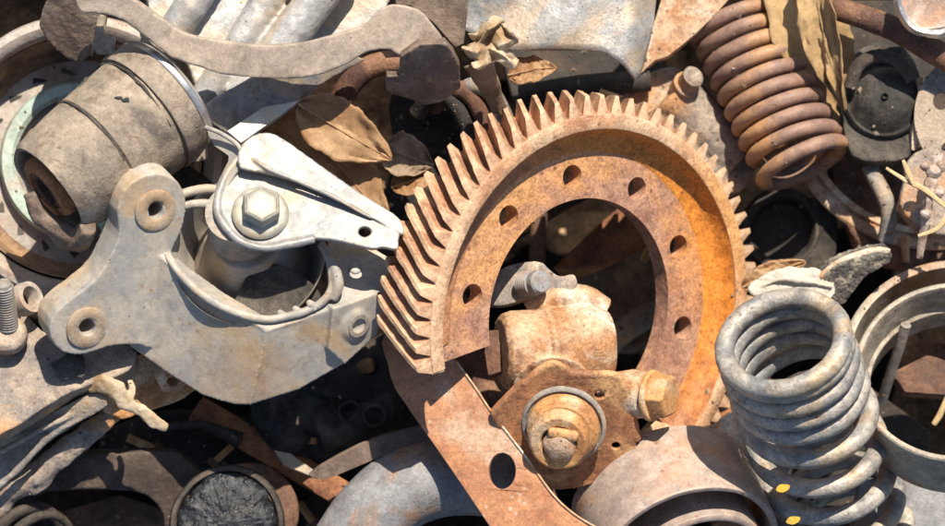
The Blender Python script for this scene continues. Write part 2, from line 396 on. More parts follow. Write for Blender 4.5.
# web with bolt holes
g = G(); R0, R1, ZT, ZW = 116, 176, 20, -22
ph = 2.95528452
hol = [ph - k*2*pi/10 for k in range(-0, 7)]
def q2(r, a): return V(r*math.cos(a), r*math.sin(a), 0)
# project: hole phase was measured with axis az=-16deg as minor; recover angle in the gear frame
def hole_angle(k): return 3.016 - k*2*pi/10
a0, a1 = math.radians(-41), math.radians(196)
outer = [q2(R1, a0+(a1-a0)*i/150) for i in range(151)]
e = 9
inner = [q2(R0, a1+(a0-a1)*i/120) for i in range(121)]
# ragged torn ends
outl = outer + [q2(R1-12*k, a1+.012*noise.noise(V(k, 2, 0))) for k in (1, 2, 3)] + inner + [q2(R0+12*k, a0+.05*noise.noise(V(k*.7, 5, 0))) for k in (1, 2, 3)]
holes = []
hr = 12.0
for k in range(6):
    a = hole_angle(k); c = q2(139.8, a)
    holes.append([c + V(hr*math.cos(w), hr*math.sin(w), 0) for w in [2*pi*j/24 for j in range(24)]])
loops = [outl] + holes
tr = tessellate_polygon(loops); allp = [p for l in loops for p in l]; N_ = len(allp)
def W3(p, h): return gc + gx*p.x + gy*p.y + gn*h
vs = [W3(p, ZW) for p in allp] + [W3(p, ZW-ZT) for p in allp]; fs = []
for t in tr: fs.append(list(t)); fs.append([i+N_ for i in t])
o = 0
for l in loops:
    mm = len(l)
    for i in range(mm):
        j = (i+1) % mm; fs.append([o+i, o+j, o+j+N_, o+i+N_])
    o += mm
g.add(vs, fs)
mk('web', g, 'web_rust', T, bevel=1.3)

# ------------------------------------------------------------------ flat bar under the gear
n = V(-.18, .12, .97).normalized(); p0 = P(470, 430, 28)
T = thing('flat_bar', 'rusty brown flat bar with one round hole, lying under the ring gear', 'metal bar', p0)
out = [(384,335),(388,365),(394,386),(407,406),(420,425),(452,471),(489,526),(510,560),(560,600),(640,600),(650,545),(612,534),(590,524),(569,510),(551,492),(526,457),(493,414),(477,390),(455,359),(430,330)]
g = G().plate(out, p0, n, 9, [circ(502, 471, 13.5, 18, 28)], smooth=3)
mk('bar', g, 'bar_rust', T, bevel=1.1, disp=((.8, 20),))
# thin pale turned-up edge
path = cr([onplane(x, y, p0+n*1, n) for x, y in [(457,362),(477,390),(493,414),(526,457),(551,492),(569,510),(590,524),(612,534),(648,546)]], 8)
mk('edge_lip', G().tube(path, 1.1, 8), 'pale_rust', T)

# ------------------------------------------------------------------ ball joint / knuckle assembly
c0 = P(560, 360, 0)
T = thing('steering_knuckle', 'rust crusted knuckle block with flanged plate and large round nut below the gear', 'car part', c0)
ka = V(.97, .06, -.22).normalized(); kc = P(556, 348, -6)
g = G().lathe([(0, -57), (33, -57), (38, -53), (40, -44), (40, -15), (43, -12), (43.5, -9), (42, -6), (40, -4), (41, 36), (38, 48), (33, 55), (0, 57)], kc, ka, 56)
g.lathe([(0, -20), (40, -20), (36, 0), (33, 16), (34, 30), (42, 38), (0, 38)], P(553, 372, 0), V(0, -.5, .87), 40)
g.tube(cr([P(530,312,-26), P(550,300,-24), P(582,297,-26), P(604,310,-32)], 6), 13, 14)
mk('block', g, 'pale_rust', T, cast=1.4, it=3, disp=((1.6, 22), (.8, 5)))
g = G().plate([(500,330),(500,372),(488,376),(484,350),(488,330)], P(492, 350, 8), V(-.3, .2, .93), 16)
mk('side_clamp', g, 'dark_rust', T, bevel=1.5)
nb = V(.08, -.42, .90).normalized(); pb = P(570, 420, 32)
out = [(491,415),(502,404),(514,391),(528,380),(538,372),(552,366),(566,368),(574,375),(592,376),(612,376),(621,384),(627,402),(636,440),(630,470),(600,482),(560,490),(530,482),(512,455),(503,435)]
g = G().plate(out, pb, nb, 6, [circ(599.5, 395.5, 5.2, 4, 16), circ(616, 446, 4.4, 3.4, 14)], smooth=3)
g.tube(cr([onplane(x, y, pb-nb*4, nb) for x, y in [(493,413),(514,391),(528,380),(552,364),(574,374),(612,375),(622,385),(629,402),(637,440)]], 6), 4.6, 10)
mk('flange_plate', g, 'flange_rust', T, cast=1.2, it=2, disp=((.9, 14),))
nn = V(-.14, -.42, .90).normalized()
cc = P(564, 424, 38)
mk('seal_ring', G().lathe([(30, 0), (42, 0), (42, 3), (41, 5), (39, 5.5), (37, 3), (30, 3)], cc, nn, 56, closed=True), 'grey_iron', T, sharp=50, disp=((.8, 8),))
c1 = cc + nn*4
mk('hub', G().lathe([(0, 0), (36, 0), (36, 10), (33, 13), (31, 13.5), (30, 17), (0, 17)], c1, nn, 48), 'bolt_rust', T, bevel=.8, disp=((1.2, 9),))
c2 = c1 + nn*16 + V(-1, -2, 0)
nut = mk('round_nut', G().lathe([(17, 0), (29, 0), (30, 3), (30, 14), (27, 18), (19, 18), (17, 15)], c2, nn, 40, closed=True, wob=.05), 'bolt_rust', T, bevel=.8, disp=((1.6, 9),))
g = G().lathe([(0, -2), (17, -2), (17.5, 10), (15, 17), (10, 21), (0, 22)], c2 + V(1, -4, 2), nn, 28, wob=.1)
mk('pin', g, 'pale_rust', nut, disp=((2.2, 10),))
x_, y_, z_ = frame(nn, V(.15, 1, 0))
mk('tab', G().box(c2 + V(2, 3, 20), (x_, y_, z_), (15, 6, 6)), 'bolt_rust', nut, bevel=4, disp=((1.5, 8),))
# side bolt
ax = V(.86, -.05, .48).normalized(); cb = P(632, 394, 14)
g = G().tube([cb-ax*30, cb - ax*14, cb, cb+ax*14, cb+ax*22], [20, 22, 25, 23, 14], 24)
mk('side_boss', g, 'pale_rust', T, cast=1.5, it=4, disp=((2, 12), (1, 5)))
g = G().lathe([(0, 0), (25, 0), (26, 3), (25, 6), (0, 6)], cb+ax*19, ax, 36)
hx = mk('side_bolt', g, 'bolt_rust', T, bevel=1)
g = G().lathe([(0, 5), (22, 5), (23, 8), (23, 20), (20, 24), (0, 24)], cb+ax*19, ax, 6, up=V(.1, .3, 1))
mk('bolt_head', g, 'bolt_rust', hx, bevel=1.6, disp=((.6, 12),))

# stud plate behind
pn = V(-.1, .30, .95).normalized(); p0 = P(530, 285, -20)
T = thing('stud_plate', 'grey brown lobed plate with a short threaded stud, seen through the gear', 'bracket', p0)
out = [(486,303),(490,285),(495,275),(504,267),(519,263),(534,261),(543,263),(550,270),(560,276),(573,274),(577,284),(570,292),(560,293),(540,297),(522,300),(505,305)]
g = G().plate(out, p0, pn, 10, smooth=3)
mk('plate', g, 'rust_grey', T, cast=1.2, it=2, disp=((1.2, 14),))
ax = V(.58, .08, .81).normalized(); s0 = P(524, 284, -16)
prof = [(0, 0), (12, 0)]
for k in range(7): prof += [(13.2, 1.2+k*2.7), (11.2, 2.5+k*2.7)]
prof += [(11.8, 21), (11.8, 27), (10, 29.5), (0, 29.5)]
mk('threaded_stud', G().lathe(prof, s0, ax, 28), 'pipe_grey', T, sharp=20)

# ------------------------------------------------------------------ coil springs
def helix(c, ax, R, r, turns, pitches, rx=1, ph0=0, n=14, seg=44, endflat=.7, drift=V(0, 0, 0), spread=0):
    """pitches: function turn-> height along -axis"""
    x, y, z = frame(ax); path = []; rad = []
    N = int(turns*seg)
    for i in range(N+1):
        t = i/seg; a = ph0 + 2*pi*t
        q = R + spread*t
        path.append(c + x*math.cos(a)*q*rx + y*math.sin(a)*q - z*pitches(t) + drift*t)
        e = min(1, t/endflat if endflat else 1)
        rad.append(r*(.62+.38*e) if t < endflat else r)
    return path, rad
ax = V(-.27, .66, .70).normalized()
T = thing('coil_spring', 'grey dusty coil spring standing open end up at the right, beside the gear', 'spring', P(785, 344, 60))
def pit(t):
    return 20.5*min(t, .8)*.75 + 20.5*max(0, min(t-.8, 3)) + 21*.0 + max(0, t-3.8)*46 - (0 if t < 3.8 else 0)
c = P(784, 345, 100)
path, rad = helix(c, ax, 57.5, 9.7, 9.6, pit, ph0=2.2, drift=V(.5, 0, 0), spread=.7)
g = G().tube(path, rad, 14, lump=.06)
x, y, z = frame(ax)
g.tube([c + x*math.cos(k*pi/30)*58 + y*math.sin(k*pi/30)*58 + z*2.5 for k in range(60)], 9.9, 14, closed=True, lump=.05)
mk('coil', g, 'spring_grey', T, disp=((1.4, 9),))

ax = V(.39, -.87, .27).normalized()
T = thing('coil_spring', 'brown rusty coil spring lying on its side in the top right', 'spring', P(800, 165, -70))
c = P(801, 160, -112)
path, rad = helix(c, ax, 44.5, 7.9, 9.6, lambda t: 18.5*t+ (0 if t > 1 else -6*(1-t)), ph0=2.6, n=16, drift=V(.3, -.3, 0))
x, y, z = frame(ax)
g = G().tube(path, rad, 16, lump=.04).tube([c + x*math.cos(k*pi/30)*44.5 + y*math.sin(k*pi/30)*44.5 + z*3 for k in range(60)], 8.0, 14, closed=True, lump=.05)
mk('coil', g, 'brown_spring', T, disp=((.6, 14),))

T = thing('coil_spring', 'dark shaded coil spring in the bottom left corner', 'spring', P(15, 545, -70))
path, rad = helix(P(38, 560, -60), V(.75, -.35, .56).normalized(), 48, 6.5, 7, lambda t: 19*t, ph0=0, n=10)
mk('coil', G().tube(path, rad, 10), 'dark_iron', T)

# ------------------------------------------------------------------ band ring, bottom
nr = V(.26, -.64, .72).normalized()
c = P(688, 556, 0)
T = thing('band_ring', 'wide smooth steel band ring on edge at the bottom, left of the grey spring', 'steel ring', c)
prof = [(88, -90), (94, -91), (96, -88), (96, -3), (94.5, 0), (90, 0), (88, -3)]
mk('band', G().lathe(prof, c, nr, 96, closed=True), 'band_steel', T, bevel=.8, disp=((1.2, 60),))
x, y, z = frame(nr)
for (h0, da) in ((-66, 0), (-52, .02), (-30, -.01)):
    pts = [c + x*math.cos(w)*96.1 + y*math.sin(w)*96.1 + z*(h0 + 6*(w-1)) for w in [.15+da+k*.05 for k in range(20)]]
    mk('scratch', G().tube(pts, [.2, .7, .3], 6), 'bright_steel', T)
T = thing('sleeve_ring', 'smaller steel sleeve nested inside the wide band ring at the bottom', 'steel ring', c)
ci = P(700, 566, -6)
mk('sleeve', G().lathe([(62, -70), (68, -70), (70, -66), (70, -2), (67, 0), (63, 0), (62, -2)], ci, nr, 80, closed=True), 'band_steel', T, bevel=.8)

# ------------------------------------------------------------------ rings at the right
nr = V(-.14, .50, .85).normalized()
T = thing('bearing_race', 'outer of two nested thin steel rings at the right edge', 'steel ring', P(955, 360, 0), 'nested rings')
mk('race', G().lathe([(108, -60), (113, -60), (114, -57), (114, -3), (117, -2), (117, 2), (113, 3), (108, 2)], P(958, 361, -22), nr, 110, closed=True), 'ring_steel', T, bevel=.8)
T = thing('bearing_race', 'inner of two nested thin steel rings at the right edge', 'steel ring', P(958, 366, 15), 'nested rings')
mk('race', G().lathe([(92, -75), (99, -76), (101, -72), (101, -2), (99, 0), (95, 0), (93, -6), (90, -34), (86, -36), (86, -40), (91, -44)], P(956, 370, 22), nr, 110, closed=True), 'ring_steel', T, bevel=.8)
# ------------------------------------------------------------------ engine mount
T = thing('engine_mount', 'grey cast engine mount with two eyelets and a round cup, left of the gear', 'engine mount', P(220, 290, 0))
nf = V(.36, -.34, .87).normalized(); pf = P(120, 290, 44)
out = [(182,235),(170,262),(178,290),(160,345),(140,344),(112,346),(88,354),(66,352),(54,338),(54,320),(68,303),(98,280),(116,250),(122,232),(120,212),(126,192),(140,179),(160,174),(176,179),(186,192),(188,212)]
g = G().plate(out, pf, nf, 36, [circ(158, 211, 7, 9, 18, .3), circ(90, 327, 8, 8, 18)], smooth=2, back=V(-.46, .42, -.78))
E0, E1, EA, EB = P(268, 330, 64), P(250, 404, 32), P(164, 258, 42), P(386, 292, 30)
nL, nR = plane3(E0, E1, EA), plane3(E0, E1, EB)
g.plate([(164,258),(190,280),(222,303),(268,330),(262,365),(252,404),(235,404),(205,395),(170,373),(132,346),(120,310),(140,270)], E0, nL, 26, back=V(0, .45, -.9))
g.plate([(268,330),(300,321),(335,307),(386,291),(388,302),(374,334),(345,363),(300,389),(252,404),(262,365)], E0, nR, 26, back=V(0, .45, -.9))
nT = plane3(E0, EA, EB)
g.plate([(160,256),(190,281),(222,304),(268,331),(300,321),(335,307),(387,291),(397,262),(372,246),(330,236),(326,262),(330,288),(318,302),(296,312),(266,317),(235,310),(208,295),(188,276),(174,254),(170,236),(160,240)], E0, nT, 12)
g.plate([(383,293),(389,302),(378,334),(346,364),(330,350),(334,308)], P(360, 330, 23), V(.55, -.38, .74), 24)
g.lathe([(7, -10), (17, -10), (18, 2), (13, 5), (9, 5), (7, 3)], P(356, 323, 27), V(.60, -.35, .72), 32, closed=True)
hs = mk('housing', g, 'dusty_grey', T, cast=1.4, it=6, disp=((1.2, 45),))
for (x, y) in ((158, 211), (90, 327)):
    cb = onplane(x, y, pf, nf)
    h = G().lathe([(8.5, -34), (14, -34), (21.5, -1), (21.5, 1.0), (20.5, 1.8), (11, 1.8), (9.2, .5)], cb, V(.44,-.34,.83), 36, closed=True)
    mk('sleeve', h, 'sand_sleeve', T, sharp=50, disp=((1, 9),), label='worn sand coloured sleeve')
mk('threaded_hole', G().lathe([(0, -16), (8.5, -16), (8.0, -12), (9, -9), (8, -6), (9, -3), (8, 0), (9.5, 3), (12, 4), (12, 7), (8, 7), (7, -8), (0, -8)], P(356, 323, 26), V(.60, -.35, .72), 28), 'grey_iron', T)
lp = [(166,248,30),(170,258,42),(184,276,49),(206,296,56),(234,311,60),(266,319,62),(297,314,56),(320,304,49),(332,290,46),(333,272,44),(329,256,41),(322,244,36)]
g = G().tube(cr([P(*p) for p in lp], 10), [1.2, 4.2, 4.2, 4.2, 4.2, 4.2], 14, lump=.1)
g.tube(cr([P(334,300,46), P(339,285,48), P(336,268,46), P(328,254,40)], 6), [4, 6, 5, 4], 12)
lp2 = [(169,256,28),(164,232,32),(170,206,44),(184,195,40),(203,190,36),(218,190,32)]
g.tube(cr([P(*p) for p in lp2], 8), 5, 12)
g.tube(cr([P(178,214,34), P(186,206,34), P(206,204,30), P(220,208,24)], 8), 5, 12)
mk('cup_lip', g, 'dusty_grey', T, cast=1.2, it=3, disp=((.8, 10),))
g = G()
for x, y in ((284, 316), (299, 312), (313, 306)):
    g.tube([P(x-3, y-4, 48), P(x, y-1, 53), P(x+3, y+3, 51)], [3, 4.6, 3], 10)
mk('crimps', g, 'dusty_grey', T)
# bowl wall and floor
cbl = P(250, 250, 34); nbw = V(.0, .26, .96).normalized()
mk('cup', G().lathe([(76, 0), (73, -10), (66, -40), (58, -62), (0, -66), (0, -70), (62, -68), (70, -40), (75, -10), (76, 0)], cbl, nbw, 64, closed=True), 'dusty_grey', T, sharp=60)
# rubber cone and its metal neck
nk = V(-.05, .38, .92).normalized(); ck = P(250, 245, 8)
mk('rubber_cone', G().lathe([(62, -48), (58, -34), (50, -14), (42, 2), (36, 12), (34, 20), (0, 20)], ck, nk, 56, wob=.04), 'dusty_grey', T, cast=1.8, it=4, disp=((2, 20),), label='grey dusty rubber cone inside the cup')
g = G().plate([(233,312),(240,292),(252,270),(268,262),(290,268),(312,282),(322,300),(300,312),(268,318)], P(275, 300, 34), V(0, .1, .99), 22, smooth=3)
mk('black_core', g, 'black_rubber', T, cast=1.6, it=5, disp=((1.5, 12),), label='exposed black rubber at the front of the cup')
mk('neck', G().lathe([(34, 0), (31, 18), (30, 40), (31, 46), (0, 46)], ck+nk*16+V(-4,8,0), nk, 48), 'grey_iron', T, sharp=50)
# oval lug hole on the shoulder
mk('rivet', G().lathe([(0, -3), (6.5, -3), (6.5, 1), (5, 2), (0, 2)], onplane(356, 268, E0, nT), nT, 24), 'zinc_plate', T)
# top arm plate
npl = V(.06, .42, .90).normalized(); pp = P(262, 210, 92)
out = [(239,158),(228,172),(220,192),(218,208),(221,220),(228,230),(238,239),(250,244),(263,247),(277,246),(295,242),(314,238),(340,241),(371,248),(382,247),(397,249),(398,240),(399,233),(390,226),(375,220),(352,206),(330,194),(305,182),(282,172),(262,170),(250,166)]
g = G().plate(out, pp, npl, 5, [circ(364.5, 231.5, 6.5, 5, 18)], smooth=3)
g.tube(cr([onplane(x, y, pp-npl*2, npl) for x, y in [(240,157),(228,172),(219,192),(217,208),(221,221),(238,240),(263,248),(290,244),(314,239)]], 6), 4.2, 10)
q_ = mk('arm_plate', g, 'zinc_plate', T, cast=1.1, it=3, disp=((2.2, 34), (.5, 7)))
q_.location.z -= 24*S
p2 = P(300, 170, 84)
out = [(246,140),(258,133),(275,134),(300,150),(330,172),(362,194),(392,212),(402,222),(404,234),(394,232),(372,218),(340,200),(300,183),(262,172),(240,168),(238,152)]
g = G().plate(out, p2, V(.10, .30, .95), 5, smooth=2)
g.tube(cr([P(252,158,86), P(270,170,90), P(300,182,92), P(335,198,92), P(372,219,92)], 6), [.6, 2.4, 2.4, 2.4, .6], 10)
q_ = mk('upper_flange', g, 'zinc_plate', T, cast=1.2, it=3, disp=((1.6, 30),))
q_.location.z -= 24*S
# side web of bent plate (left vertical flange)
g = G().plate([(206,128),(222,136),(240,148),(243,160),(230,176),(222,196),(226,222),(218,236),(212,214),(214,190),(224,168),(228,156),(214,146)], P(222, 180, 66), V(-.5, .2, .84), 4, smooth=2)
g.tube(cr([P(205,127,58), P(222,134,66), P(238,146,74), P(242,160,78), P(231,178,80), P(221,196,82), P(217,212,80)], 8), 2.4, 10)
q_ = mk('side_flange', g, 'dusty_grey', T, bevel=.8)
q_.location.z -= 24*S
# bolt
nbt = V(.12, .40, .91).normalized(); bc = P(260, 214, 95)
b = mk('flange_bolt', G().lathe([(0, 0), (27, 0), (28, 2), (26, 5), (21, 8), (0, 8)], bc, nbt, 48), 'zinc_bolt', T, bevel=.6)
b.location.z -= 24*S
mk('bolt_head', G().lathe([(0, 6), (19.5, 6), (20, 9), (20, 21), (17.5, 24.5), (15.5, 24), (14.5, 23), (0, 23)], bc, nbt, 6, up=V(.5, 1, 0)), 'zinc_bolt', b, bevel=1.6, sharp=20)

T.location.z += 20*S
# ------------------------------------------------------------------ bushing on a bar, top left
ax = V(-.70, -.60, .38).normalized()
c0 = P(50, 188, 62)     # open end
T = thing('rubber_bushing', 'large tan dusty rubber bushing cylinder with an open rusty end, top left', 'bushing', P(110, 140, 0))
prof = [(43, -34), (44, -4), (46, 2), (50, 3), (53, -2), (58, -40), (59.5, -58), (58.6, -59.5), (57.5, -61), (60.5, -63), (63, -100), (63.5, -118), (60, -128), (0, -130)]
mk('rubber_body', G().lathe(prof, c0, ax, 80, wob=.045, seed=3), 'dusty_rubber', T, sharp=30, disp=((4, 45), (1.2, 8)))
g = G(); x, y, z = frame(ax)
# ragged peel at the open end
def peel(u, v):
    a = -2.6 + u*3.6; r = 53 + 3*noise.noise(V(u*7, v*3, 1)); h = -6 + v*(16+7*noise.noise(V(u*9, 4, 0)))
    return c0 + x*math.cos(a)*(r) + y*math.sin(a)*(r) + z*h
mk('inner_sleeve', G().lathe([(20, -30), (20, 4), (22, 7), (30, 7), (33, 3), (34, -6), (36, -22), (41, -28)], c0, ax, 40, wob=.08), 'deep_rust', T, disp=((2.5, 10),), label='rusted inner sleeve')
mk('torn_patch', G().tube(cr([onbush(118, 2.75, -4), onbush(112, 2.95, -3), onbush(120, 3.1, -4), onbush(126, 2.9, -3)], 5), [3, 8, 9, 4], 10, lump=.6), 'black_rubber', T) if 0 else None
mk('core_hole', G().lathe([(0, -16), (20, -16), (21, 2), (17, 4), (14, 2), (12, -8), (0, -9)], c0+ax*3, ax, 30, wob=.15), 'dark_rust', T, disp=((2, 8),))
g = G().tube(cr([c0+x*30-y*48+z*0, c0+x*(-2)-y*58+z*8, c0-x*30-y*46+z*8, c0-x*50-y*16+z*2], 8), [9, 13, 12, 7], 12, lump=.3)
g.tube(cr([P(30,192,64), P(40,214,62), P(58,228,58), P(80,236,50), P(96,226,44)], 6), [7, 10, 10, 8], 12, lump=.3)
mk('rubber_flap', g, 'brown_iron', T, cast=1.6, it=3, disp=((3, 12),))
mk('collar', G().lathe([(60, -124), (66, -124), (67.5, -128), (67, -148), (62, -152), (40, -152), (40, -124)], c0, ax, 80, closed=True, wob=.02), 'dusty_rubber', T, sharp=40, disp=((1.5, 14),))
ce = c0 - ax*156
mk('bright_ring', G().lathe([(50, -4), (58, -6), (64, -3), (67, 2), (65, 6), (58, 6), (50, 3)], ce, ax, 80, closed=True), 'bright_steel', T, sharp=60)
# cracks and missing flakes in the rubber
random.seed(5)
x, y, z = frame(ax)
def onbush(t, a, dr=0):
    r = 50 + (63-50)*min(1, t/100)**.75
    return c0 - z*t + (x*math.cos(a) + y*math.sin(a))*(r+dr+1.2)
for (t0, a0_, t1, a1_) in ((59, -.2, 60, 3.3), (119, -.2, 119.5, 3.3), (62, 1.6, 68, 2.4), (126, 2.2, 122, 2.9), (104, 2.7, 118, 2.9), (118, .4, 121, 1.1), (119, 1.5, 117, 2.3), (30, 1.9, 44, 2.1), (85, 1.5, 97, 1.56), (92, .7, 99, .5), (10, 2.4, 22, 2.2), (112, 2.5, 126, 2.6), (75, 2.3, 70, 2.45)):
    pts = [onbush(t0+(t1-t0)*k/5 + random.uniform(-1.5, 1.5), a0_+(a1_-a0_)*k/5) for k in range(6)]
    mk('crack', G().tube(cr(pts, 4), [.6, 1.8, 1.1, 2.2, .5], 6, lump=.5), 'black_rubber', T)
# lug below the collar
g = G().plate([(182,120),(196,128),(208,148),(206,160),(188,162),(178,150),(172,135)], P(190, 142, 30), V(.3, -.3, .9), 22, smooth=2)
mk('collar_lug', g, 'dusty_rubber', T, cast=1.5, it=3)

# ------------------------------------------------------------------ drum behind
nd = V(.10, .06, .99).normalized(); cd = P(80, 158, -70)
T = thing('brake_drum', 'large grey brake drum with a broad rim, behind the tan bushing', 'brake drum', cd)
mk('drum_rim', G().lathe([(122, -60), (126, 2), (130, 10), (137, 14), (144, 12), (147, 4), (147, -16), (138, -30), (132, -70)], cd, nd, 110, closed=True), 'drum_grey', T, sharp=40, disp=((1.4, 30),))
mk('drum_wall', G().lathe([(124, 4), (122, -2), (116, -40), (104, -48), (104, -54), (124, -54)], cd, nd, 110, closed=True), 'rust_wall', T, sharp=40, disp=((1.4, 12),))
# slotted floor
x, y, z = frame(nd)
g = G().lathe([(0, -50), (106, -50), (106, -46), (60, -42), (58, -30), (0, -30)], cd, nd, 90)
mk('drum_floor', g, 'drum_grey', T, sharp=40)
for k in range(12):
    a = 1.7 + k*.32
    p = cd + x*math.cos(a)*92 + y*math.sin(a)*92 + z*(-43.5)
    tdir = (-x*math.sin(a)*.8 + y*math.cos(a)*.8 + x*math.cos(a)*.5 + y*math.sin(a)*.5).normalized()
    mk('slot', G().tube([p - tdir*10 - z*2, p + tdir*10 - z*2], 4, 8, flat=.2), 'black_rubber', T)
mk('green_ring', G().lathe([(66, -42), (66, -34), (70, -30), (80, -30), (83, -36), (83, -42)], cd + V(0,0,4), nd, 90, closed=True), 'pale_green', T, sharp=40)

# ------------------------------------------------------------------ rusty block top left + edge tab
pc = P(78, 20, 10)
T = thing('cast_bracket', 'rounded dark brown cast block at the top left edge, over the drum', 'bracket', pc)
g = G().plate([(38,26),(48,-4),(60,-25),(105,-25),(100,16),(90,56),(74,62),(55,50)], pc, V(-.2, -.5, .84), 40, smooth=2)
mk('block', g, 'brown_iron', T, cast=1.8, it=8, disp=((3, 22), (1, 5)))
g = G().plate([(98,14),(104,15),(103,34),(114,37),(112,54),(96,54),(95,50),(90,56)], P(102, 35, 20), V(-.3, .1, .95), 6)
mk('lug', g, 'dusty_rubber', T, bevel=1)

# ------------------------------------------------------------------ curved arm
pa = P(290, 50, 70); na = V(.02, -.12, .99).normalized()
T = thing('curved_lever', 'brown cast curved arm with a hooked claw end, crossing the top left', 'metal arm', pa)
out = [(75,0),(78,-14),(95,-22),(123,-8),(147,8),(165,20),(181,31),(200,37),(220,40),(254,45),(299,43),(333,35),(350,30),(367,23),(375,13),(391,5),(418,9),(432,24),(446,44),(440,52),(401,56),(391,50),(367,52),(350,62),(323,74),(288,79),(254,78),(220,74),(200,67),(171,57),(147,38),(123,20),(103,14),(82,12)]
g = G().plate(out, pa, na, 20, smooth=2)
mk('arm', g, 'arm_iron', T, cast=1.4, it=6, disp=((2.2, 34),))
pq = P(425, 65, 74)
out = [(401,56),(420,44),(446,43),(453,52),(460,66),(461,88),(453,95),(440,103),(425,105),(405,98),(386,91),(387,76),(400,75)]
g = G().plate(out, pq, V(.05, -.74, .67), 26, smooth=1, back=V(-.05, .3, -.95))
mk('claw', g, 'brown_iron', T, cast=1.4, it=4, disp=((2, 22),))

# ------------------------------------------------------------------ silver ribbed casting and blue channel
pe = P(260, 50, -30)
T = thing('ribbed_casting', 'dusty silver ribbed aluminium casting under the curved arm', 'casting', pe)
g = G().plate([(140,-40),(410,-40),(385,10),(345,62),(300,92),(235,128),(212,118),(196,90),(186,60),(150,20)], pe, V(.1, .1, .99), 30, smooth=1)
for (a, b, r, z) in (((196,112), (285,-30), 17, -16), ((236,100), (345,-40), 20, -12), ((160,50), (215,-35), 17, -18)):
    g.tube([P(*a, z), P((a[0]+b[0])/2+3, (a[1]+b[1])/2, z+5), P(*b, z)], [r*.9, r, r], 18, lump=.08)
mk('body', g, 'silver_cast', T, cast=2.2, it=5, disp=((3, 30), (1.2, 7)))
pe = P(280, 100, 8)
T = thing('sheet_channel', 'blue grey bent sheet metal strip with a pale folded edge, above the bolted plate', 'sheet metal', pe)
g = G().plate([(196,112),(215,98),(260,72),(330,48),(368,60),(350,68),(316,88),(278,114),(240,142),(225,133)], pe, V(.25, -.30, .92), 4)
mk('sheet', g, 'blue_sheet', T, cast=1.5, it=3, disp=((3, 40),))
g = G().plate([(227,131),(254,113),(283,93),(312,82),(317,88),(281,115),(241,143)], P(270, 112, 12), V(.1, .45, .9), 6)
mk('folded_edge', g, 'silver_cast', T, bevel=1)

# ------------------------------------------------------------------ top middle
pe = P(435, 10, 20)
T = thing('dark_plate', 'dark brown flat plate at the top edge behind the claw', 'metal plate', pe)
mk('plate', G().plate([(392,-40),(470,-40),(468,10),(464,44),(455,48),(432,22),(410,6),(396,6)], pe, V(.1, -.3, .95), 10, smooth=1), 'brown_iron', T, bevel=1.5, disp=((1.4, 20),))
pe = P(560, 20, 26)
T = thing('bent_sheet', 'grey silver curved sheet metal cover over a dark gap, top centre', 'sheet metal', pe)
g = G()
edge = cr([V(463,30,0),V(490,42,0),V(511,50,0),V(550,49,0),V(597,51,0),V(612,57,0),V(626,68,0),V(637,79,0),V(644,58,0),V(652,25,0)], 6)
def bs_(u, v):
    i = u*(len(edge)-1); k = min(int(i), len(edge)-2); e = edge[k].lerp(edge[k+1], i-k)
    top = V(462+200*u, -60, 0)
    q = e.lerp(top, v)
    xx = q.x
    z = -14 - 10*((xx-540)/80)**2*.3 - (max(0, (xx-625))/30)**2*26 + 7*noise.noise(V(xx*.02, q.y*.02, 0)) - 14*v
    return P(q.x, q.y, z)
g.sheet(bs_, 60, 16)
mk('sheet', g, 'blue_sheet', T, solid=4, disp=((2, 30),))
T = thing('flat_ring', 'pale rusty flat ring segment in the top centre right of the bent sheet', 'metal ring', P(700, 20, 0))
g = G().plate([(655,60),(641,73),(636,68),(648,40),(658,10),(668,-20),(690,-60),(790,-60),(760,-30),(735,-8),(712,18),(690,38),(668,56)], P(690, 10, -118), V(-.1, .1, .99), 14, smooth=2)
mk('segment', g, 'pale_rust', T, bevel=1.2, disp=((1.4, 18),))

pe = P(700, 130, -152)
T = thing('clamp_arm', 'rust and grey rounded casting with a stub bolt, behind the top of the gear', 'casting', pe)
g = G().plate([(655,125),(630,118),(612,104),(620,84),(650,73),(676,66),(704,92),(740,132),(757,158),(753,178),(738,192),(716,190),(690,180),(665,150)], pe, V(.27, .20, .94), 36, smooth=2)
g.tube([P(668,92,-160), P(735,160,-176)], [30, 32], 26)
mk('casting', g, 'rust_grey', T, cast=2.2, it=8, disp=((3.5, 26), (1.2, 6)))
ax = V(.35, .42, .84).normalized()
mk('stub_bolt', G().lathe([(0, -14), (14, -14), (14.5, 0), (11.5, 2), (11, 15), (11.5, 17), (8, 20), (6, 19), (0, 18)], P(687, 84, -134), ax, 28, wob=.06), 'rust_grey', T, disp=((1.6, 8),))

# ------------------------------------------------------------------ top right
pe = P(880, 98, -105)
T = thing('rubber_mount', 'black round rubber mount with a domed centre, top right', 'rubber mount', pe)
g = G().plate([(850,62),(862,47),(885,40),(905,48),(919,70),(922,100),(918,140),(908,158),(880,162),(852,156),(842,120),(843,85)], pe, V(-.05, .2, .97), 40, smooth=2)
mk('mount_block', g, 'black_rubber', T, cast=2, it=8, disp=((3, 20),))
mk('dome', G().lathe([(0, 15), (1.5, 15), (3, 19), (4.5, 15.5), (14, 15), (26, 10), (33, 2), (36, 0), (39, 3), (42, 0), (42, -10), (0, -10)], P(884, 99, -98), V(-.08, .12, .99), 56), 'black_rubber', T, sharp=60, disp=((1, 12),))
mk('top_band', G().tube(cr([P(850,88,-88), P(858,66,-86), P(876,56,-86), P(896,60,-86), P(912,80,-88)], 8), 7, 12, flat=.6), 'dark_iron', T, disp=((1.5, 8),))
g = G().tube(cr([P(919,78,-92), P(921,100,-90), P(916,128,-90), P(914,150,-92)], 6), [4, 3, 5, 4], 10, lump=.5)
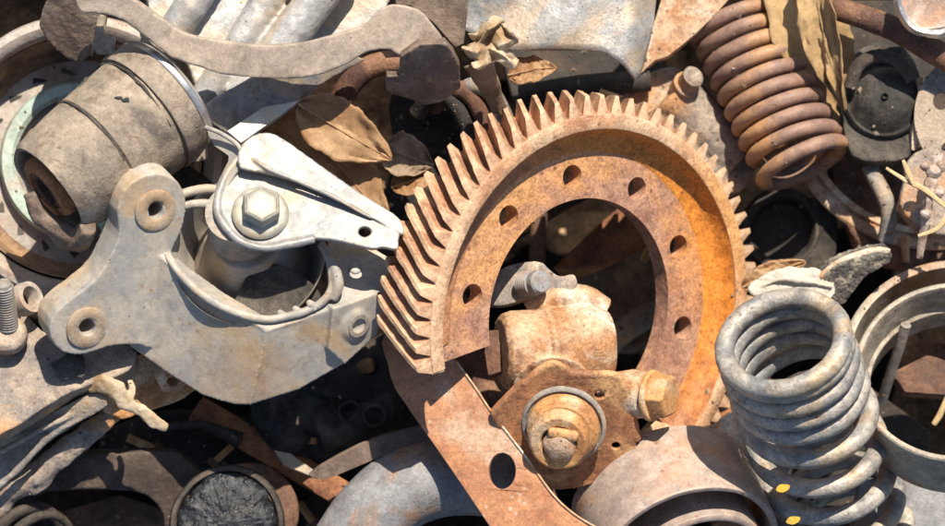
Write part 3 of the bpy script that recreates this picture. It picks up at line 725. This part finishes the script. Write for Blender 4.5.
mk('dirt_crust', g, 'pale_rust', T, disp=((2, 6),))
T = thing('rusty_pipe', 'rust brown slim pipe running down to the right, top right corner', 'pipe', P(900, 40, -60))
mk('pipe', G().tube(cr([P(828,6,-78), P(865,18,-70), P(900,32,-64), P(932,50,-60), P(985,80,-58)], 8), [12, 12, 12.5, 13, 14], 18, lump=.06), 'dark_rust', T, disp=((2, 14),))
T = thing('foil_disc', 'crusted silver rimmed round disc at the top right edge', 'disc', P(930, 0, -20))
mk('disc', G().lathe([(0, -12), (33, -12), (36, -5), (35, 1), (30, 4), (27, 2), (0, 3)], P(931, -1, -24), V(-.05, -.1, .99), 40, wob=.09), 'band_steel', T, disp=((3, 9),))
mk('rim', G().lathe([(30, -3), (36, -6), (38, 0), (34, 5), (30, 4)], P(931, -1, -24), V(-.05, -.1, .99), 50, closed=True, wob=.1, seed=3), 'bright_steel', T, disp=((3, 7),))
T = thing('perforated_disc', 'grey steel disc with a round hole at the right edge beside the black mount', 'disc', P(968, 115, -70))
px, pn_ = P(968, 116, -72), V(-.15, .1, .98)
mk('disc', G().plate(circ(970, 116, 56, 62, 48), px, pn_, 9, [circ(941, 101, 8, 9, 18), circ(948, 150, 7, 8, 16)]), 'grey_iron', T, bevel=1.2)
T = thing('bushing_housing', 'dark round bushing housing right behind the gear teeth', 'bushing', P(785, 230, -110))
mk('housing_ring', G().lathe([(30, -40), (32, 2), (36, 8), (42, 7), (45, 0), (46, -50)], P(782, 230, -190), V(-.05, .1, .99), 56, wob=.03), 'dark_iron', T, disp=((1.5, 10),))
mk('core', G().lathe([(0, -16), (31, -16), (32, -22), (0, -22)], P(782, 230, -190), V(-.05, .1, .99), 40), 'shadow_iron', T)
g = G().plate([(812,196),(832,200),(838,222),(836,256),(826,270),(806,274),(800,262),(814,250),(820,230),(816,210)], P(822, 235, -178), V(.2, .1, .97), 30, smooth=2)
mk('lug', g, 'dark_iron', T, cast=1.8, it=4, disp=((2, 12),))
T = thing('broken_ring', 'tan rusty curved ring segment sweeping behind the bushing housing at the right', 'metal ring', P(880, 220, -60))
cr_ = P(929, 108, -178); nx = V(-.05, .22, .97).normalized()
g = G().lathe([(130, -5), (131, 0), (139, 2), (139.5, 0), (142, 0), (142.5, 3), (153, 2), (154, 0), (154, -6)], cr_, nx, 80, closed=True, a0=math.radians(0), a1=2*pi)
# only the lower arc of it survives
g = G(); 
def arc(prof, a0, a1, n=60):
    x, y, z = frame(nx)
    if x.x < 0: x, y = -x, -y
    G_ = G(); vs = []; m = len(prof)
    for i in range(n+1):
        a = a0+(a1-a0)*i/n
        for r, h in prof: vs.append(cr_ + x*math.cos(a)*r + y*math.sin(a)*r + z*h)
    fs = [[i*m+k, (i+1)*m+k, (i+1)*m+(k+1) % m, i*m+(k+1) % m] for i in range(n) for k in range(m)] + [list(range(m)), [n*m+k for k in range(m)][::-1]]
    return G_.add(vs, fs)
mk('segment', arc([(130, -5), (131, 0), (138, 2), (139.5, -1), (142, -1), (143, 3), (152, 2), (154, 0), (154, -6)], math.radians(208), math.radians(318)), 'pale_rust', T, sharp=30, disp=((1, 14),))
T = thing('hook_rod', 'short grey bent rod in the dark hollow at the right', 'metal rod', P(880, 200, -110))
mk('rod', G().tube(cr([P(868,160,-125), P(874,176,-112), P(884,196,-104), P(889,214,-104), P(886,240,-115)], 8), 8.5, 14, lump=.05), 'grey_iron', T, disp=((1, 9),))
T = thing('knotted_wire', 'rusty twisted wire with knots standing at the right edge', 'wire', P(930, 210, -20))
mk('wire', G().tube(cr([P(939,150,-20), P(934,172,-16), P(930,185,-14), P(928,205,-16), P(925,225,-22), P(920,258,-34)], 8), [5, 4.5, 6, 4.5, 4, 3.5], 12, lump=.4), 'twig', T, disp=((2, 6),))
for (x, y, r) in ((933,172,9),(941,166,7),(926,166,6),(939,192,7),(930,190,6),(926,214,6)):
    mk('knot', G().lathe([(0, -r), (r*.7, -r*.7), (r, 0), (r*.7, r*.7), (0, r)], P(x, y, -14), V(.2, .5, .8), 12, wob=.4, seed=x), 'twig', T, disp=((2, 5),), sub=1)
for i, (pts, lb) in enumerate((([(886,168),(905,180),(925,190),(945,206),(960,215)], 'long straight straw stalk pointing at the knotted wire'),
                               ([(903,160),(908,172),(914,186)], 'shortest straw stalk, left of the knotted wire'),
                               ([(950,195),(948,212),(938,228),(918,236)], 'curled straw stalk hooked below the knotted wire'))):
    mk('straw', G().tube(cr([P(x, y, -8 + 4*i) for x, y in pts], 6), [1.5, 3, 1.5], 8, flat=.5), 'straw', label=lb, cat='straw', group='straws by the wire')
T = thing('rust_lump', 'lumpy reddish rusted scrap beside the perforated disc', 'scrap', P(935, 165, -60))
mk('lump', G().plate([(908,160),(925,148),(950,152),(965,160),(965,230),(940,235),(915,225),(900,205),(905,180)], P(935, 180, -62), V(0, .2, .97), 22, smooth=2), 'rust_grey', T, cast=2, it=5, disp=((5, 18),))

# brake shoe
pe = P(835, 282, -40)
T = thing('brake_shoe', 'worn brake shoe with gritty grey lining, between gear and rings', 'brake shoe', pe)
g = G().plate([(822,276),(840,264),(860,257),(889,251),(891,262),(866,277),(846,302),(832,312),(826,300),(828,285)], P(855, 278, -42), V(.1, -.35, .93), 26, smooth=2)
mk('lining', g, 'lining', T, cast=1.8, it=2, disp=((3, 6),))
mk('shoe_rim', G().tube(cr([P(820,277,-40), P(837,265,-40), P(858,256,-40), P(878,251,-40), P(890,251,-40)], 8), [3, 4.5, 5, 4.5, 2], 12, flat=.6), 'pale_rust', T)

# ------------------------------------------------------------------ lower left
pe = P(60, 380, 20)
T = thing('hub_plate', 'rust stained grey hub plate with a threaded stud, left edge', 'metal plate', pe)
g = G().plate([(-60,462),(0,434),(21,423),(71,391),(106,380),(128,371),(136,358),(132,346),(100,340),(60,338),(40,328),(25,314),(-10,308),(-60,305)], pe, V(.02, .36, .93), 26, [circ(-22, 345, 20, 12, 18)], smooth=2)
mk('plate', g, 'rust_grey', T, cast=1.8, it=4, disp=((3.5, 30), (1, 6)))
prof = [(0, 0), (9.5, 0)]
for k in range(17): prof += [(10, 2+k*3.0), (8.6, 3.5+k*3.0)]
prof += [(8, 54), (6, 56), (0, 56)]
mk('stud', G().lathe(prof, P(9, 328, 26), V(-.02, .82, .57), 24), 'grey_iron', T, sharp=20)
mk('stud_collar', G().lathe([(0, 0), (20, 0), (20, 10), (16, 14), (0, 14)], P(9, 338, 18), V(-.02, .5, .86), 28, wob=.06), 'rust_grey', T, bevel=1.5)
mk('eyelet', G().lathe([(10, -8), (16, -8), (17, 0), (16, 8), (11, 8), (9, 0)], P(26, 299, 16), V(.75, .3, .58), 30, closed=True), 'drum_grey', T, sharp=50)
mk('dark_patch', G().lathe([(0, -3), (10, -3), (12, 0), (8, 1.2), (0, 2)], P(72, 366, 26), V(.02, .36, .93), 24, wob=.5, sx=1.5), 'black_rubber', T, disp=((1.5, 5),), label='small black patch')  # flat black patch with a ragged outline
T = thing('folded_sheet', 'grey folded sheet metal under the hub plate, left edge', 'sheet metal', P(50, 450, 0))
g = G().plate([(-60,530),(0,490),(14,474),(46,442),(67,428),(88,418),(108,405),(102,396),(88,394),(35,421),(0,433),(-60,450)], P(50, 440, -10), V(-.2, -.25, .94), 5, smooth=2, wave=8)
g.tube(cr([P(100,398,-2), P(88,412,-4), P(67,426,-6), P(46,440,-8), P(14,473,-10), P(-20,500,-12)], 8), 3.6, 10)
g.tube(cr([P(92,404,0), P(66,418,0), P(40,430,0), P(0,452,-2)], 8), 3.4, 10, lump=.3)
mk('sheet', g, 'grey_iron', T, cast=1.5, it=2, disp=((2.5, 18),))
T = thing('rusty_strip', 'rough rust brown strip along the underside of the folded sheet, left edge', 'scrap', P(40, 470, -30))
g = G().tube(cr([P(-60,555,-44), P(0,500,-42), P(40,474,-40), P(74,444,-38), P(120,408,-40), P(150,385,-46)], 8), [15, 15, 15, 12, 9, 8], 14, flat=.7, lump=.4)
mk('strip', g, 'rust_grey', T, cast=2, it=3, disp=((5, 16),))
T = thing('rusty_plate', 'orange brown plate half hidden below the engine mount', 'metal plate', P(135, 385, -30))
mk('plate', G().plate([(95,400),(120,375),(132,362),(150,355),(200,375),(196,390),(170,405),(142,412),(120,420)], P(140, 388, -28), V(.1, -.1, .99), 12, smooth=2), 'bolt_rust', T, cast=1.8, it=4, disp=((3, 12),))
T = thing('hex_nut', 'tan crusted nut tucked under the engine mount', 'nut', P(173, 377, -8))
mk('nut', G().lathe([(8, -8), (17, -8), (18, -5), (18, 5), (16, 8), (8, 8)], P(172, 376, -4), V(.35, -.55, .75), 6, closed=True), 'pale_rust', T, cast=1.2, it=3, disp=((1.5, 7),))
g = G().tube(cr([P(88,388,12), P(104,384,20), P(118,392,22), P(126,404,22), P(140,410,22), P(152,420,22), P(167,428,24)], 6), [6, 11, 10, 8, 7, 7, 5], 12, flat=.45, lump=.35)
g.tube(cr([P(130,380,18), P(132,390,20), P(128,400,22)], 5), [3, 4, 6], 10, flat=.5)
mk('torn_rag', g, 'leaf_pale', cast=1.3, it=2, disp=((3, 9),), label='torn tan strip of rag hanging below the hub plate', cat='rag')
T = thing('forged_arm', 'dark brown forged control arm with a ball joint boot, bottom left', 'control arm', P(130, 480, -50))
g = G().plate([(20,500),(35,488),(53,481),(60,468),(74,457),(106,453),(173,452),(186,460),(203,476),(212,500),(200,530),(168,545),(164,520),(158,506),(141,494),(117,490),(46,492),(20,512)], P(130, 480, -75), V(.05, -.15, .98), 24, smooth=2)
mk('arm', g, 'forged_brown', T, cast=2, it=6, disp=((3, 26), (1, 6)))
g = G().lathe([(58, -20), (59, -6), (57, 2), (53, 3), (51, 0), (51, -20)], P(228, 524, -38), V(.05, .1, .99), 60, closed=True, wob=.04)
bt = mk('boot_rim', g, 'dark_iron', T, disp=((2, 14),))
mk('ball_boot', G().lathe([(52, -8), (50, 2), (44, 9), (30, 13), (12, 15), (0, 15)], P(228, 524, -36), V(.05, .1, .99), 60, wob=.04), 'cracked_rubber', T, sub=2, disp=((8, 13), (3.5, 4)))
T = thing('round_cap', 'dark maroon round cap behind the ball joint boot', 'cap', P(258, 505, -80))
mk('cap', G().lathe([(52, -30), (50, -4), (44, 0), (0, 4)], P(250, 512, -76), V(.1, .1, .98), 56), 'dark_rust', T, sharp=50)

# ------------------------------------------------------------------ lower middle gap
T = thing('rusty_flat_bar', 'dark rust flat bar slanting down through the gap below the engine mount', 'metal bar', P(275, 460, -90))
mk('bar', G().tube([P(196,408,-120), P(345,496,-96), P(380,518,-92)], 15, 10, flat=.35, up=V(.2, .25, .95)), 'deep_rust', T, bevel=1, disp=((2, 20),))
T = thing('steel_wedge', 'small pale steel wedge on the slanting rusty bar', 'scrap', P(295, 463, -70))
mk('wedge', G().plate([(274,450),(290,453),(318,473),(308,475),(284,465)], P(295, 463, -70), V(.1, .3, .95), 5, smooth=1), 'grey_iron', T, bevel=.8)
T = thing('leaf_spring', 'thin curved dark steel blade between the gap and the grey elbow pipe', 'leaf spring', P(370, 450, -20))
mk('blade', G().plate([(309,475),(340,455),(380,437),(424,427),(460,424),(460,442),(424,441),(392,452),(350,470),(325,479)], P(375, 450, -30), V(.1, -.2, .97), 8, smooth=2), 'brown_iron', T, bevel=1)
T = thing('elbow_pipe', 'blue grey bent pipe at the bottom centre, left of the flat bar', 'pipe', P(390, 490, -40))
mk('pipe', G().tube(cr([P(325,600,-40), P(345,556,-38), P(372,515,-38), P(410,486,-42), P(460,474,-56), P(520,480,-80)], 8), [40, 40, 40, 41, 42, 42], 40), 'pipe_grey', T, disp=((2, 30),))
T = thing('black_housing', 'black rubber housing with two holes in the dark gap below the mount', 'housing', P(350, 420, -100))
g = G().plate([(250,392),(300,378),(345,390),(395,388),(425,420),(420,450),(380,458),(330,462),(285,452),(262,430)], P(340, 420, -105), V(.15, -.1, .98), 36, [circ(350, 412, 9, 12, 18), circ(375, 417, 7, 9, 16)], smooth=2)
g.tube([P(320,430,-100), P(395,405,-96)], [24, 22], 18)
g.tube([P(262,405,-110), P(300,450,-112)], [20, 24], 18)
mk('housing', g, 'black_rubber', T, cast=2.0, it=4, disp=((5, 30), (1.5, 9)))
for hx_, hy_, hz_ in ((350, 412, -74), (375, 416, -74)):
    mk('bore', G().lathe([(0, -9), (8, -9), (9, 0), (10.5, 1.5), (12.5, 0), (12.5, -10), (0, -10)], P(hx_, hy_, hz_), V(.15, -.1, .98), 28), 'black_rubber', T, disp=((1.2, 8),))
mk('dark_backing', G().plate([(335,400),(390,400),(390,432),(335,432)], P(360, 416, -150), V(.15, -.1, .98), 4), 'black_rubber', T)  # black sheet added behind the holes so they look dark
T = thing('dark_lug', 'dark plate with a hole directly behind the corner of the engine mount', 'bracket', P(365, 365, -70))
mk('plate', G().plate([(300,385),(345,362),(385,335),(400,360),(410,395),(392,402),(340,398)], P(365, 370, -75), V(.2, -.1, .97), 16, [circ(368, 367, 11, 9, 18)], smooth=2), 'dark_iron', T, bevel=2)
T = thing('link_rod', 'thin dark bolt shaft in the gap under the engine mount', 'bolt', P(180, 425, -90))
mk('shaft', G().tube([P(160,427,-95), P(200,424,-100), P(240,440,-110)], [4, 4.5, 9], 12), 'dark_iron', T)

# ------------------------------------------------------------------ seen through the gear
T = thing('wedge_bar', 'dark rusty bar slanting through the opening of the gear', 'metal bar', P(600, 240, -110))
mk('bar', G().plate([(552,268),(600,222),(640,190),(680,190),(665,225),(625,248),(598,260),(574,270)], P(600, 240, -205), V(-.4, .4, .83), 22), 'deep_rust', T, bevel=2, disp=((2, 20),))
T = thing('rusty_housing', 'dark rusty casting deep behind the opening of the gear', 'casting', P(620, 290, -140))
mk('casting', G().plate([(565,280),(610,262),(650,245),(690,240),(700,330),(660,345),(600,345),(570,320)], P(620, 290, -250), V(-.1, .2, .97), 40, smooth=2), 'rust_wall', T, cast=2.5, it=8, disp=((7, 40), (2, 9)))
T = thing('curved_lug', 'curved tan lug in the lower right of the gear opening', 'bracket', P(640, 330, -120))
mk('lug', G().tube(cr([P(606,352,-240), P(618,336,-232), P(640,320,-228), P(672,306,-228)], 8), [10, 13, 14, 12], 16, flat=.6), 'rust_grey', T, disp=((3, 14),))
T = thing('torn_plate', 'pale torn plate between the band ring and the broken gear end', 'metal plate', P(690, 430, -30))
mk('plate', G().plate([(630,450),(645,430),(656,421),(690,430),(714,424),(728,412),(742,410),(760,440),(760,470),(700,470)], P(690, 440, -40), V(.1, .3, .95), 8, smooth=1), 'pale_rust', T, cast=1.6, it=2, disp=((3, 14),))
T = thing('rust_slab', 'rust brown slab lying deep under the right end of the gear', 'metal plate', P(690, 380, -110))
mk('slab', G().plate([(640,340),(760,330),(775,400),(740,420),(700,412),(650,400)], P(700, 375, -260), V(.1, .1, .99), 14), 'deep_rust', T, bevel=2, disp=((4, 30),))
T = thing('grey_cover', 'blue grey smooth cover under the springs, bottom right corner', 'sheet metal', P(910, 500, -90))
mk('cover', G().plate([(860,480),(900,480),(990,480),(1000,600),(840,600),(850,540)], P(915, 520, -95), V(.1, .2, .97), 20, smooth=2), 'pipe_grey', T, cast=3, it=8, disp=((8, 60),))
T = thing('slanted_rod', 'grey rod slanting inside the nested rings', 'metal rod', P(895, 370, -70))
mk('rod', G().tube([P(882,400,-120), P(900,345,-60), P(906,325,-45)], 5.5, 12), 'grey_iron', T)
T = thing('red_angle', 'brown red angle iron inside the nested rings at the right edge', 'angle iron', P(930, 380, -90))
mk('angle', G().plate([(892,372),(940,348),(985,360),(985,400),(945,395),(905,392)], P(935, 375, -95), V(.1, .35, .93), 16), 'dark_rust', T, bevel=2, disp=((3, 20),))
mk('straw', G().tube([P(948,395,-30), P(940,415,-34), P(934,424,-38)], [2.5, 3.5, 3], 10), 'straw', label='stubby straw end poking down inside the nested rings', cat='straw')

# ------------------------------------------------------------------ leaves, litter
def leaf(name, label, a, b, w, mat, up=V(0, 0, 1), bend=10, cup=6, z=0, wav=2, sh=.75, cat='leaf', group=None, cut=0, nu=36, nv=14, seed=0, th=1.0):
    A, B = Vector(a), Vector(b); t = (B-A); l = t.length; t.normalize()
    up = (Vector(up) - t*Vector(up).dot(t)).normalized(); s = t.cross(up)
    def f(u, v):
        q = (v-.5)*2; uu = cut + (1-cut)*u
        ww = w*(math.sin(pi*uu**sh)**.75 if 0 < uu < 1 else 0) + .4
        ww *= 1 + .16*noise.noise(V(u*6, q > 0, seed)) + .05*noise.noise(V(u*23, q > 0, seed))
        h = bend*math.sin(pi*u) + cup*q*q*ww/w + wav*(noise.noise(V(u*4, q*2, seed+5))*2.6 + noise.noise(V(u*11, q*5, seed+5))*.9) + .8*math.cos(q*pi*0) *(1.2*math.exp(-(q*9)**2)) - .9*math.sin(u*60 + abs(q)*9)*.5*min(1, abs(q)*3)
        return A + t*l*u + s*q*ww + up*h
    g = G().sheet(f, nu, nv)
    o = mk(name, g, mat, label=label, cat=cat, group=group, solid=th)
    # midrib and side veins
    mid = [f(i/12, .5) + up*.9 for i in range(13)]
    mk('midrib', G().tube(mid, [1.3, .9, .4], 6), mat, o)
    return o
leaf('dry_leaf', 'tan dry leaf lying uppermost of the leaves under the sheet metal strip', P(298,104,2), P(392,160,4), 29, 'leaf_tan', up=V(.1, -.15, .98), bend=10, cup=5, seed=1, group='dry leaves')
leaf('dry_leaf', 'brown dry leaf half under the tan leaf, left side of the leaf litter', P(262,108,-34), P(345,196,-30), 32, 'leaf_tan', up=V(-.2, -.1, .97), bend=6, cup=7, seed=2, group='dry leaves')
leaf('dry_leaf', 'orange brown dry leaf below the uppermost tan leaf', P(316,140,-24), P(388,226,-20), 28, 'leaf_tan', up=V(.1, .1, .98), bend=9, cup=4, seed=3, group='dry leaves')
leaf('dry_leaf', 'greyish curled dry leaf in the gap left of the gear teeth', P(382,150,-40), P(434,166,-36), 22, 'leaf_brown', up=V(.0, .1, .98), bend=7, cup=6, seed=4, group='dry leaves')
leaf('dry_leaf', 'small pale dry leaf lowest in the gap near the gear teeth', P(392,188,-40), P(436,176,-42), 16, 'leaf_tan', up=V(.0, .3, .95), bend=7, cup=6, seed=5, group='dry leaves')
leaf('dry_leaf', 'dark brown dry leaf at the left of the leaf litter', P(262,90,-80), P(300,180,-78), 30, 'leaf_brown', up=V(.3, .0, .95), bend=7, cup=6, seed=6, group='dry leaves')
leaf('dry_leaf', 'long golden curled leaf beside the brown spring', P(812,-50,-84), P(846,112,-90), 21, 'leaf_gold', up=V(-.5, .05, .85), bend=14, cup=14, seed=7, wav=5)
leaf('dry_leaf', 'second golden leaf under the curled one beside the brown spring', P(778,-50,-124), P(848,140,-118), 40, 'leaf_gold', up=V(.1, .1, .98), bend=8, cup=9, seed=8, wav=3)
leaf('dry_leaf', 'rounded tan leaf tip in the dark gap under the bent sheet', P(508,76,-26), P(557,68,-22), 15, 'leaf_tan', up=V(0, .4, .9), bend=3, cup=4, seed=9)
leaf('dry_leaf', 'orange leaf beside the white leaf, right of the gear', P(742,288,-64), P(806,262,-60), 13, 'bolt_rust' if 0 else 'leaf_tan', up=V(0, .3, .95), bend=5, cup=3, seed=10)
# crumpled pale leaf
def crum(u, v):
    x = 468 + 46*u + 5*math.sin(v*9) ; y = 22 + 46*v + 6*math.sin(u*7+1)
    tri = lambda t: abs((t % 1)*2-1)
    z = 58 + 17*tri(u*1.9+v*.6+.2) + 11*tri(v*2.1-u*1.1) - 8*u
    q = .62 + .38*math.sin(pi*u)**.5
    y = 45 + (y-45)*q*(1+.25*noise.noise(V(u*6, v*2, 9)))
    x += 7*noise.noise(V(v*5, u*2, 4))
    return P(x, y, z)
g = G().sheet(crum, 40, 40)
o = mk('crumpled_leaf', g, 'leaf_pale', label='crumpled pale cream dry leaf at the top centre above the gear', cat='leaf', solid=1.2, disp=((5, 14),), sub=1)
def tail(u, v):
    q = (v-.5)*2; w_ = 14*(1-u)**.6+1.5
    c = P(478, 62, 34).lerp(P(504, 118, -30), u)
    return c + V(q*w_*.9, q*w_*.3, -5*q*q + 4*math.sin(u*6))
mk('leaf_tail', G().sheet(tail, 24, 8), 'leaf_brown', o, solid=1.2, disp=((3, 14),))
# white leaf
g = G()
wl = [(748,289),(760,276),(780,268),(803,267),(829,274),(836,293),(820,303),(800,296),(776,296),(764,300)]
g.plate(wl, P(790, 284, -38), V(.05, .2, .97), 1.2, smooth=2)
g.tube(cr([P(752,290,-37), P(785,279,-34), P(832,287,-37)], 6), 1.6, 8)
mk('white_leaf', g, 'leaf_white', cast=1.0, it=1, disp=((9, 20),), label='sunlit white leaf between the gear and the grey spring', cat='leaf')
for i, (x, y, z, lb) in enumerate(((783,488,66,'small yellow petal caught on a coil of the grey spring'), (793,520,44,'yellow petal at the bottom edge beside the grey spring'))):
    pts = [(x-7,y+2),(x-4,y-3),(x+1,y-4),(x+7,y-3),(x+6,y+1),(x+1,y+4),(x-3,y+4)]
    mk('petal', G().plate(pts, P(x, y, z), V(.2-.3*i, .3, .9), .8, smooth=3, wave=4), 'petal', label=lb, cat='petal', group='yellow petals')

# ------------------------------------------------------------------ hoses left of the gear top
T = thing('bent_pipe', 'dark brown bent pipe looping under the claw of the curved arm', 'pipe', P(370, 80, -40))
mk('pipe', G().tube(cr([P(330,130,-70), P(340,104,-52), P(352,82,-44), P(374,66,-40), P(410,62,-42), P(450,70,-60)], 8), 12.5, 18), 'dark_rust', T, disp=((1.4, 14),))
mk('worn_spot', G().tube(cr([P(372,60,-31), P(385,57,-29), P(400,58,-30)], 5), [3, 6, 3], 10, flat=.3), 'straw', T) if 0 else None
lbs = ['leftmost of the three dark hoses beside the gear teeth', 'middle one of the three dark hoses beside the gear teeth', 'rightmost of the three dark hoses beside the gear teeth']
for i in range(3):
    dx = i*20
    T = thing('rubber_hose', lbs[i], 'hose', P(450+dx, 100, -60), 'hoses beside the gear')
    mk('hose', G().tube(cr([P(418+dx*.8,112-i*6,-78), P(434+dx,94-i*4,-56+i*6), P(452+dx,100-i*3,-52+i*6), P(468+dx,128,-58+i*6), P(476+dx,160,-80), P(478+dx,200,-120)], 8), 9.5, 16), ['dark_iron', 'dark_rust', 'grey_iron'][i], T, disp=((1, 14),))

# ------------------------------------------------------------------ filler scrap down in the gaps, in dark tones that stand for shade
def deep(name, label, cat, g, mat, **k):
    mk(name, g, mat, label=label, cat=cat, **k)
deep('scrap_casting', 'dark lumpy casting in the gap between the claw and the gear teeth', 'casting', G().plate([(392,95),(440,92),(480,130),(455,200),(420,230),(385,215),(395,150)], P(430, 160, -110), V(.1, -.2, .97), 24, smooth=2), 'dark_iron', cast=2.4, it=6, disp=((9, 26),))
deep('scrap_pipe', 'dim pipe crossing deep behind the opening of the gear, upper left side', 'pipe', G().tube([P(480,250,-210), P(560,200,-200), P(620,170,-190)], 13, 14), 'shadow_iron')
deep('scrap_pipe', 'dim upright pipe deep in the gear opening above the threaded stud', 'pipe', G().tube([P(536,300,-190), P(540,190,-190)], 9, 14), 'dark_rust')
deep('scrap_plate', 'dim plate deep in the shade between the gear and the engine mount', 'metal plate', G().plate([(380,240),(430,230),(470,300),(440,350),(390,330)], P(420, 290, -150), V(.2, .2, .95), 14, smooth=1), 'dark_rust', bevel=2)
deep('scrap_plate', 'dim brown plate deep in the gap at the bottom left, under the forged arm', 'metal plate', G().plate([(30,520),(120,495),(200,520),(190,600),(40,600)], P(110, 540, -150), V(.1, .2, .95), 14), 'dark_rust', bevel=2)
deep('scrap_plate', 'dim plate in the gap right of the ball joint boot', 'metal plate', G().plate([(280,520),(330,480),(370,500),(330,600),(270,600)], P(310, 520, -170), V(.1, .3, .95), 14), 'shadow_iron', bevel=2)
deep('scrap_pipe', 'dim round bar under the bent sheet in the top centre gap', 'pipe', G().tube([P(520,96,-140), P(580,88,-130), P(650,80,-130)], [12, 14, 12], 14), 'shadow_iron')
deep('scrap_plate', 'dark plate deep below the bent sheet in the top centre', 'metal plate', G().plate([(500,50),(660,50),(700,130),(520,130)], P(590, 90, -190), V(0, .2, .98), 14), 'shadow_iron', bevel=2)
deep('scrap_plate', 'dark plate in the shadow behind the black rubber mount', 'metal plate', G().plate([(820,0),(990,0),(990,220),(830,200)], P(900, 100, -190), V(0, .1, .98), 14), 'shadow_iron', bevel=2)
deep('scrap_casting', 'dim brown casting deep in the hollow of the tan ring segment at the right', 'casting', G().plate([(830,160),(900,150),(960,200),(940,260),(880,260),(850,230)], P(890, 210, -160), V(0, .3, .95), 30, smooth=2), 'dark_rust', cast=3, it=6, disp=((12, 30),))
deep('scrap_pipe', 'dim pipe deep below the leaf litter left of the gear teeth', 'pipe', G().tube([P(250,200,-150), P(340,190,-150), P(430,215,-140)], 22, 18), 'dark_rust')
deep('scrap_pipe', 'short dim pipe between the engine mount cup and the bushing', 'pipe', G().tube([P(140,150,-60), P(190,185,-70), P(240,215,-90)], 16, 16), 'shadow_iron')
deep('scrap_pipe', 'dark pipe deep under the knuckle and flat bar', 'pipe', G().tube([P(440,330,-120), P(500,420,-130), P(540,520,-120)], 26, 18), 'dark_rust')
deep('scrap_plate', 'dark plate deep under the grey coil spring', 'metal plate', G().plate([(740,400),(860,380),(930,430),(930,600),(760,600)], P(840, 480, -200), V(0, .1, .98), 14), 'shadow_iron', bevel=2)
deep('scrap_casting', 'dim rusty casting in the gap between engine mount and forged arm', 'casting', G().plate([(100,430),(180,410),(260,420),(280,470),(210,470),(120,470)], P(190, 440, -150), V(.1, .1, .98), 30, smooth=2), 'shadow_iron', cast=3, it=6, disp=((10, 30),))

# ------------------------------------------------------------------ loose crumbs of rust and dirt lying on the heap
bpy.context.view_layer.update()
dg = bpy.context.evaluated_depsgraph_get()
random.seed(3)
proto = None
for (px, py) in ((232,446),(300,505),(566,232),(508,246),(642,262),(432,186),(455,150),(836,346),(868,362),(738,432),(905,236),(62,512),(318,440),(128,436),(600,92),(800,376),(380,300),(205,206),(930,300)):
    p = P(px, py, 0)*S + V(0, 0, ZB*S); o = V(0, 0, (D+ZB)*S)
    hit, loc, nrm, idx, ob, mt = sc.ray_cast(dg, o, (p-o).normalized())
    c = loc/S - V(0, 0, ZB)
    if not hit or c.z > -60: continue
    if proto is None:
        T = thing('lost_bolt', 'small rusty bolt lost deep in a gap between the scrap', 'bolt', V(0, 0, 0), 'small rusty bolts lost in the gaps')
        mk('shank', G().lathe([(0, 0), (5, 0), (5.4, 1), (4.8, 2.5), (5.4, 4), (4.8, 5.5), (5.4, 7), (4.8, 8.5), (5, 10), (5, 34), (0, 34)], V(0, 0, 5), V(1, .1, .08), 14), 'bolt_rust', T)
        mk('bolt_head', G().lathe([(0, 33), (10, 33), (10.5, 35), (10.5, 41), (9, 43), (0, 43)], V(0, 0, 5), V(1, .1, .08), 6), 'dark_rust', T, bevel=1)
        proto = T; r = T
    else:
        r = proto.copy(); col.objects.link(r)
        for ch in proto.children:
            q = ch.copy(); col.objects.link(q); q.parent = r
    r.location = loc + V(0, 0, 2*S); s_ = random.uniform(.6, 1.0); r.scale = (s_, s_, s_)
    r.rotation_euler = (random.uniform(-.3, .3), random.uniform(-.4, .4), random.uniform(0, 6.28))
random.seed(11); g = G(); cnt = 0
for k in range(5200):
    x, y = random.uniform(-30, 975), random.uniform(-30, 556)
    p = P(x, y, 0)*S + V(0, 0, ZB*S); o = V(0, 0, (D+ZB)*S)
    hit, loc, nrm, idx, ob, mt = sc.ray_cast(dg, o, (p-o).normalized())
    if not hit: continue
    rt = root_of(ob.original)
    if loc.z/S - ZB < -90 and random.random() < .55: continue
    if (noise.noise(V(x*.02, y*.02, 4)) < .02 and loc.z/S - ZB > -90) or nrm.z < .55: continue
    if rt.name.startswith(('ring_gear', 'band_ring', 'petal', 'white_leaf', 'dry_leaf')) and random.random() < .85: continue
    if rt.name.startswith(('engine_mount', 'curved_lever', 'rubber_bushing')) and random.random() < .6: continue
    c = loc/S - V(0, 0, ZB); r = random.choice((.4, .5, .6, .7, .9, 1.3)) * (random.uniform(1.5, 3.6) if c.z < -90 else 1.5 if c.z < -60 else 1)
    if nrm.z < 0: nrm = -nrm
    fx, fy, fz = frame(nrm, V(random.random()-.5, random.random()-.5, .1))
    vs = []
    for i in range(5):
        w = 2*pi*i/5 + random.uniform(-.4, .4); q = r*random.uniform(.6, 1.4)
        vs.append(c + fx*math.cos(w)*q + fy*math.sin(w)*q*.8 - fz*.2)
    vs.append(c + fz*r*random.uniform(.5, 1))
    g.add(vs, [[i, (i+1) % 5, 5] for i in range(5)] + [[4, 3, 2, 1, 0]])
mk('loose_crumbs', g, 'crumbs', c=V(0, 0, 0), label='loose crumbs of rust and dirt scattered over the scrap', cat='debris', kind='stuff', flat=True)
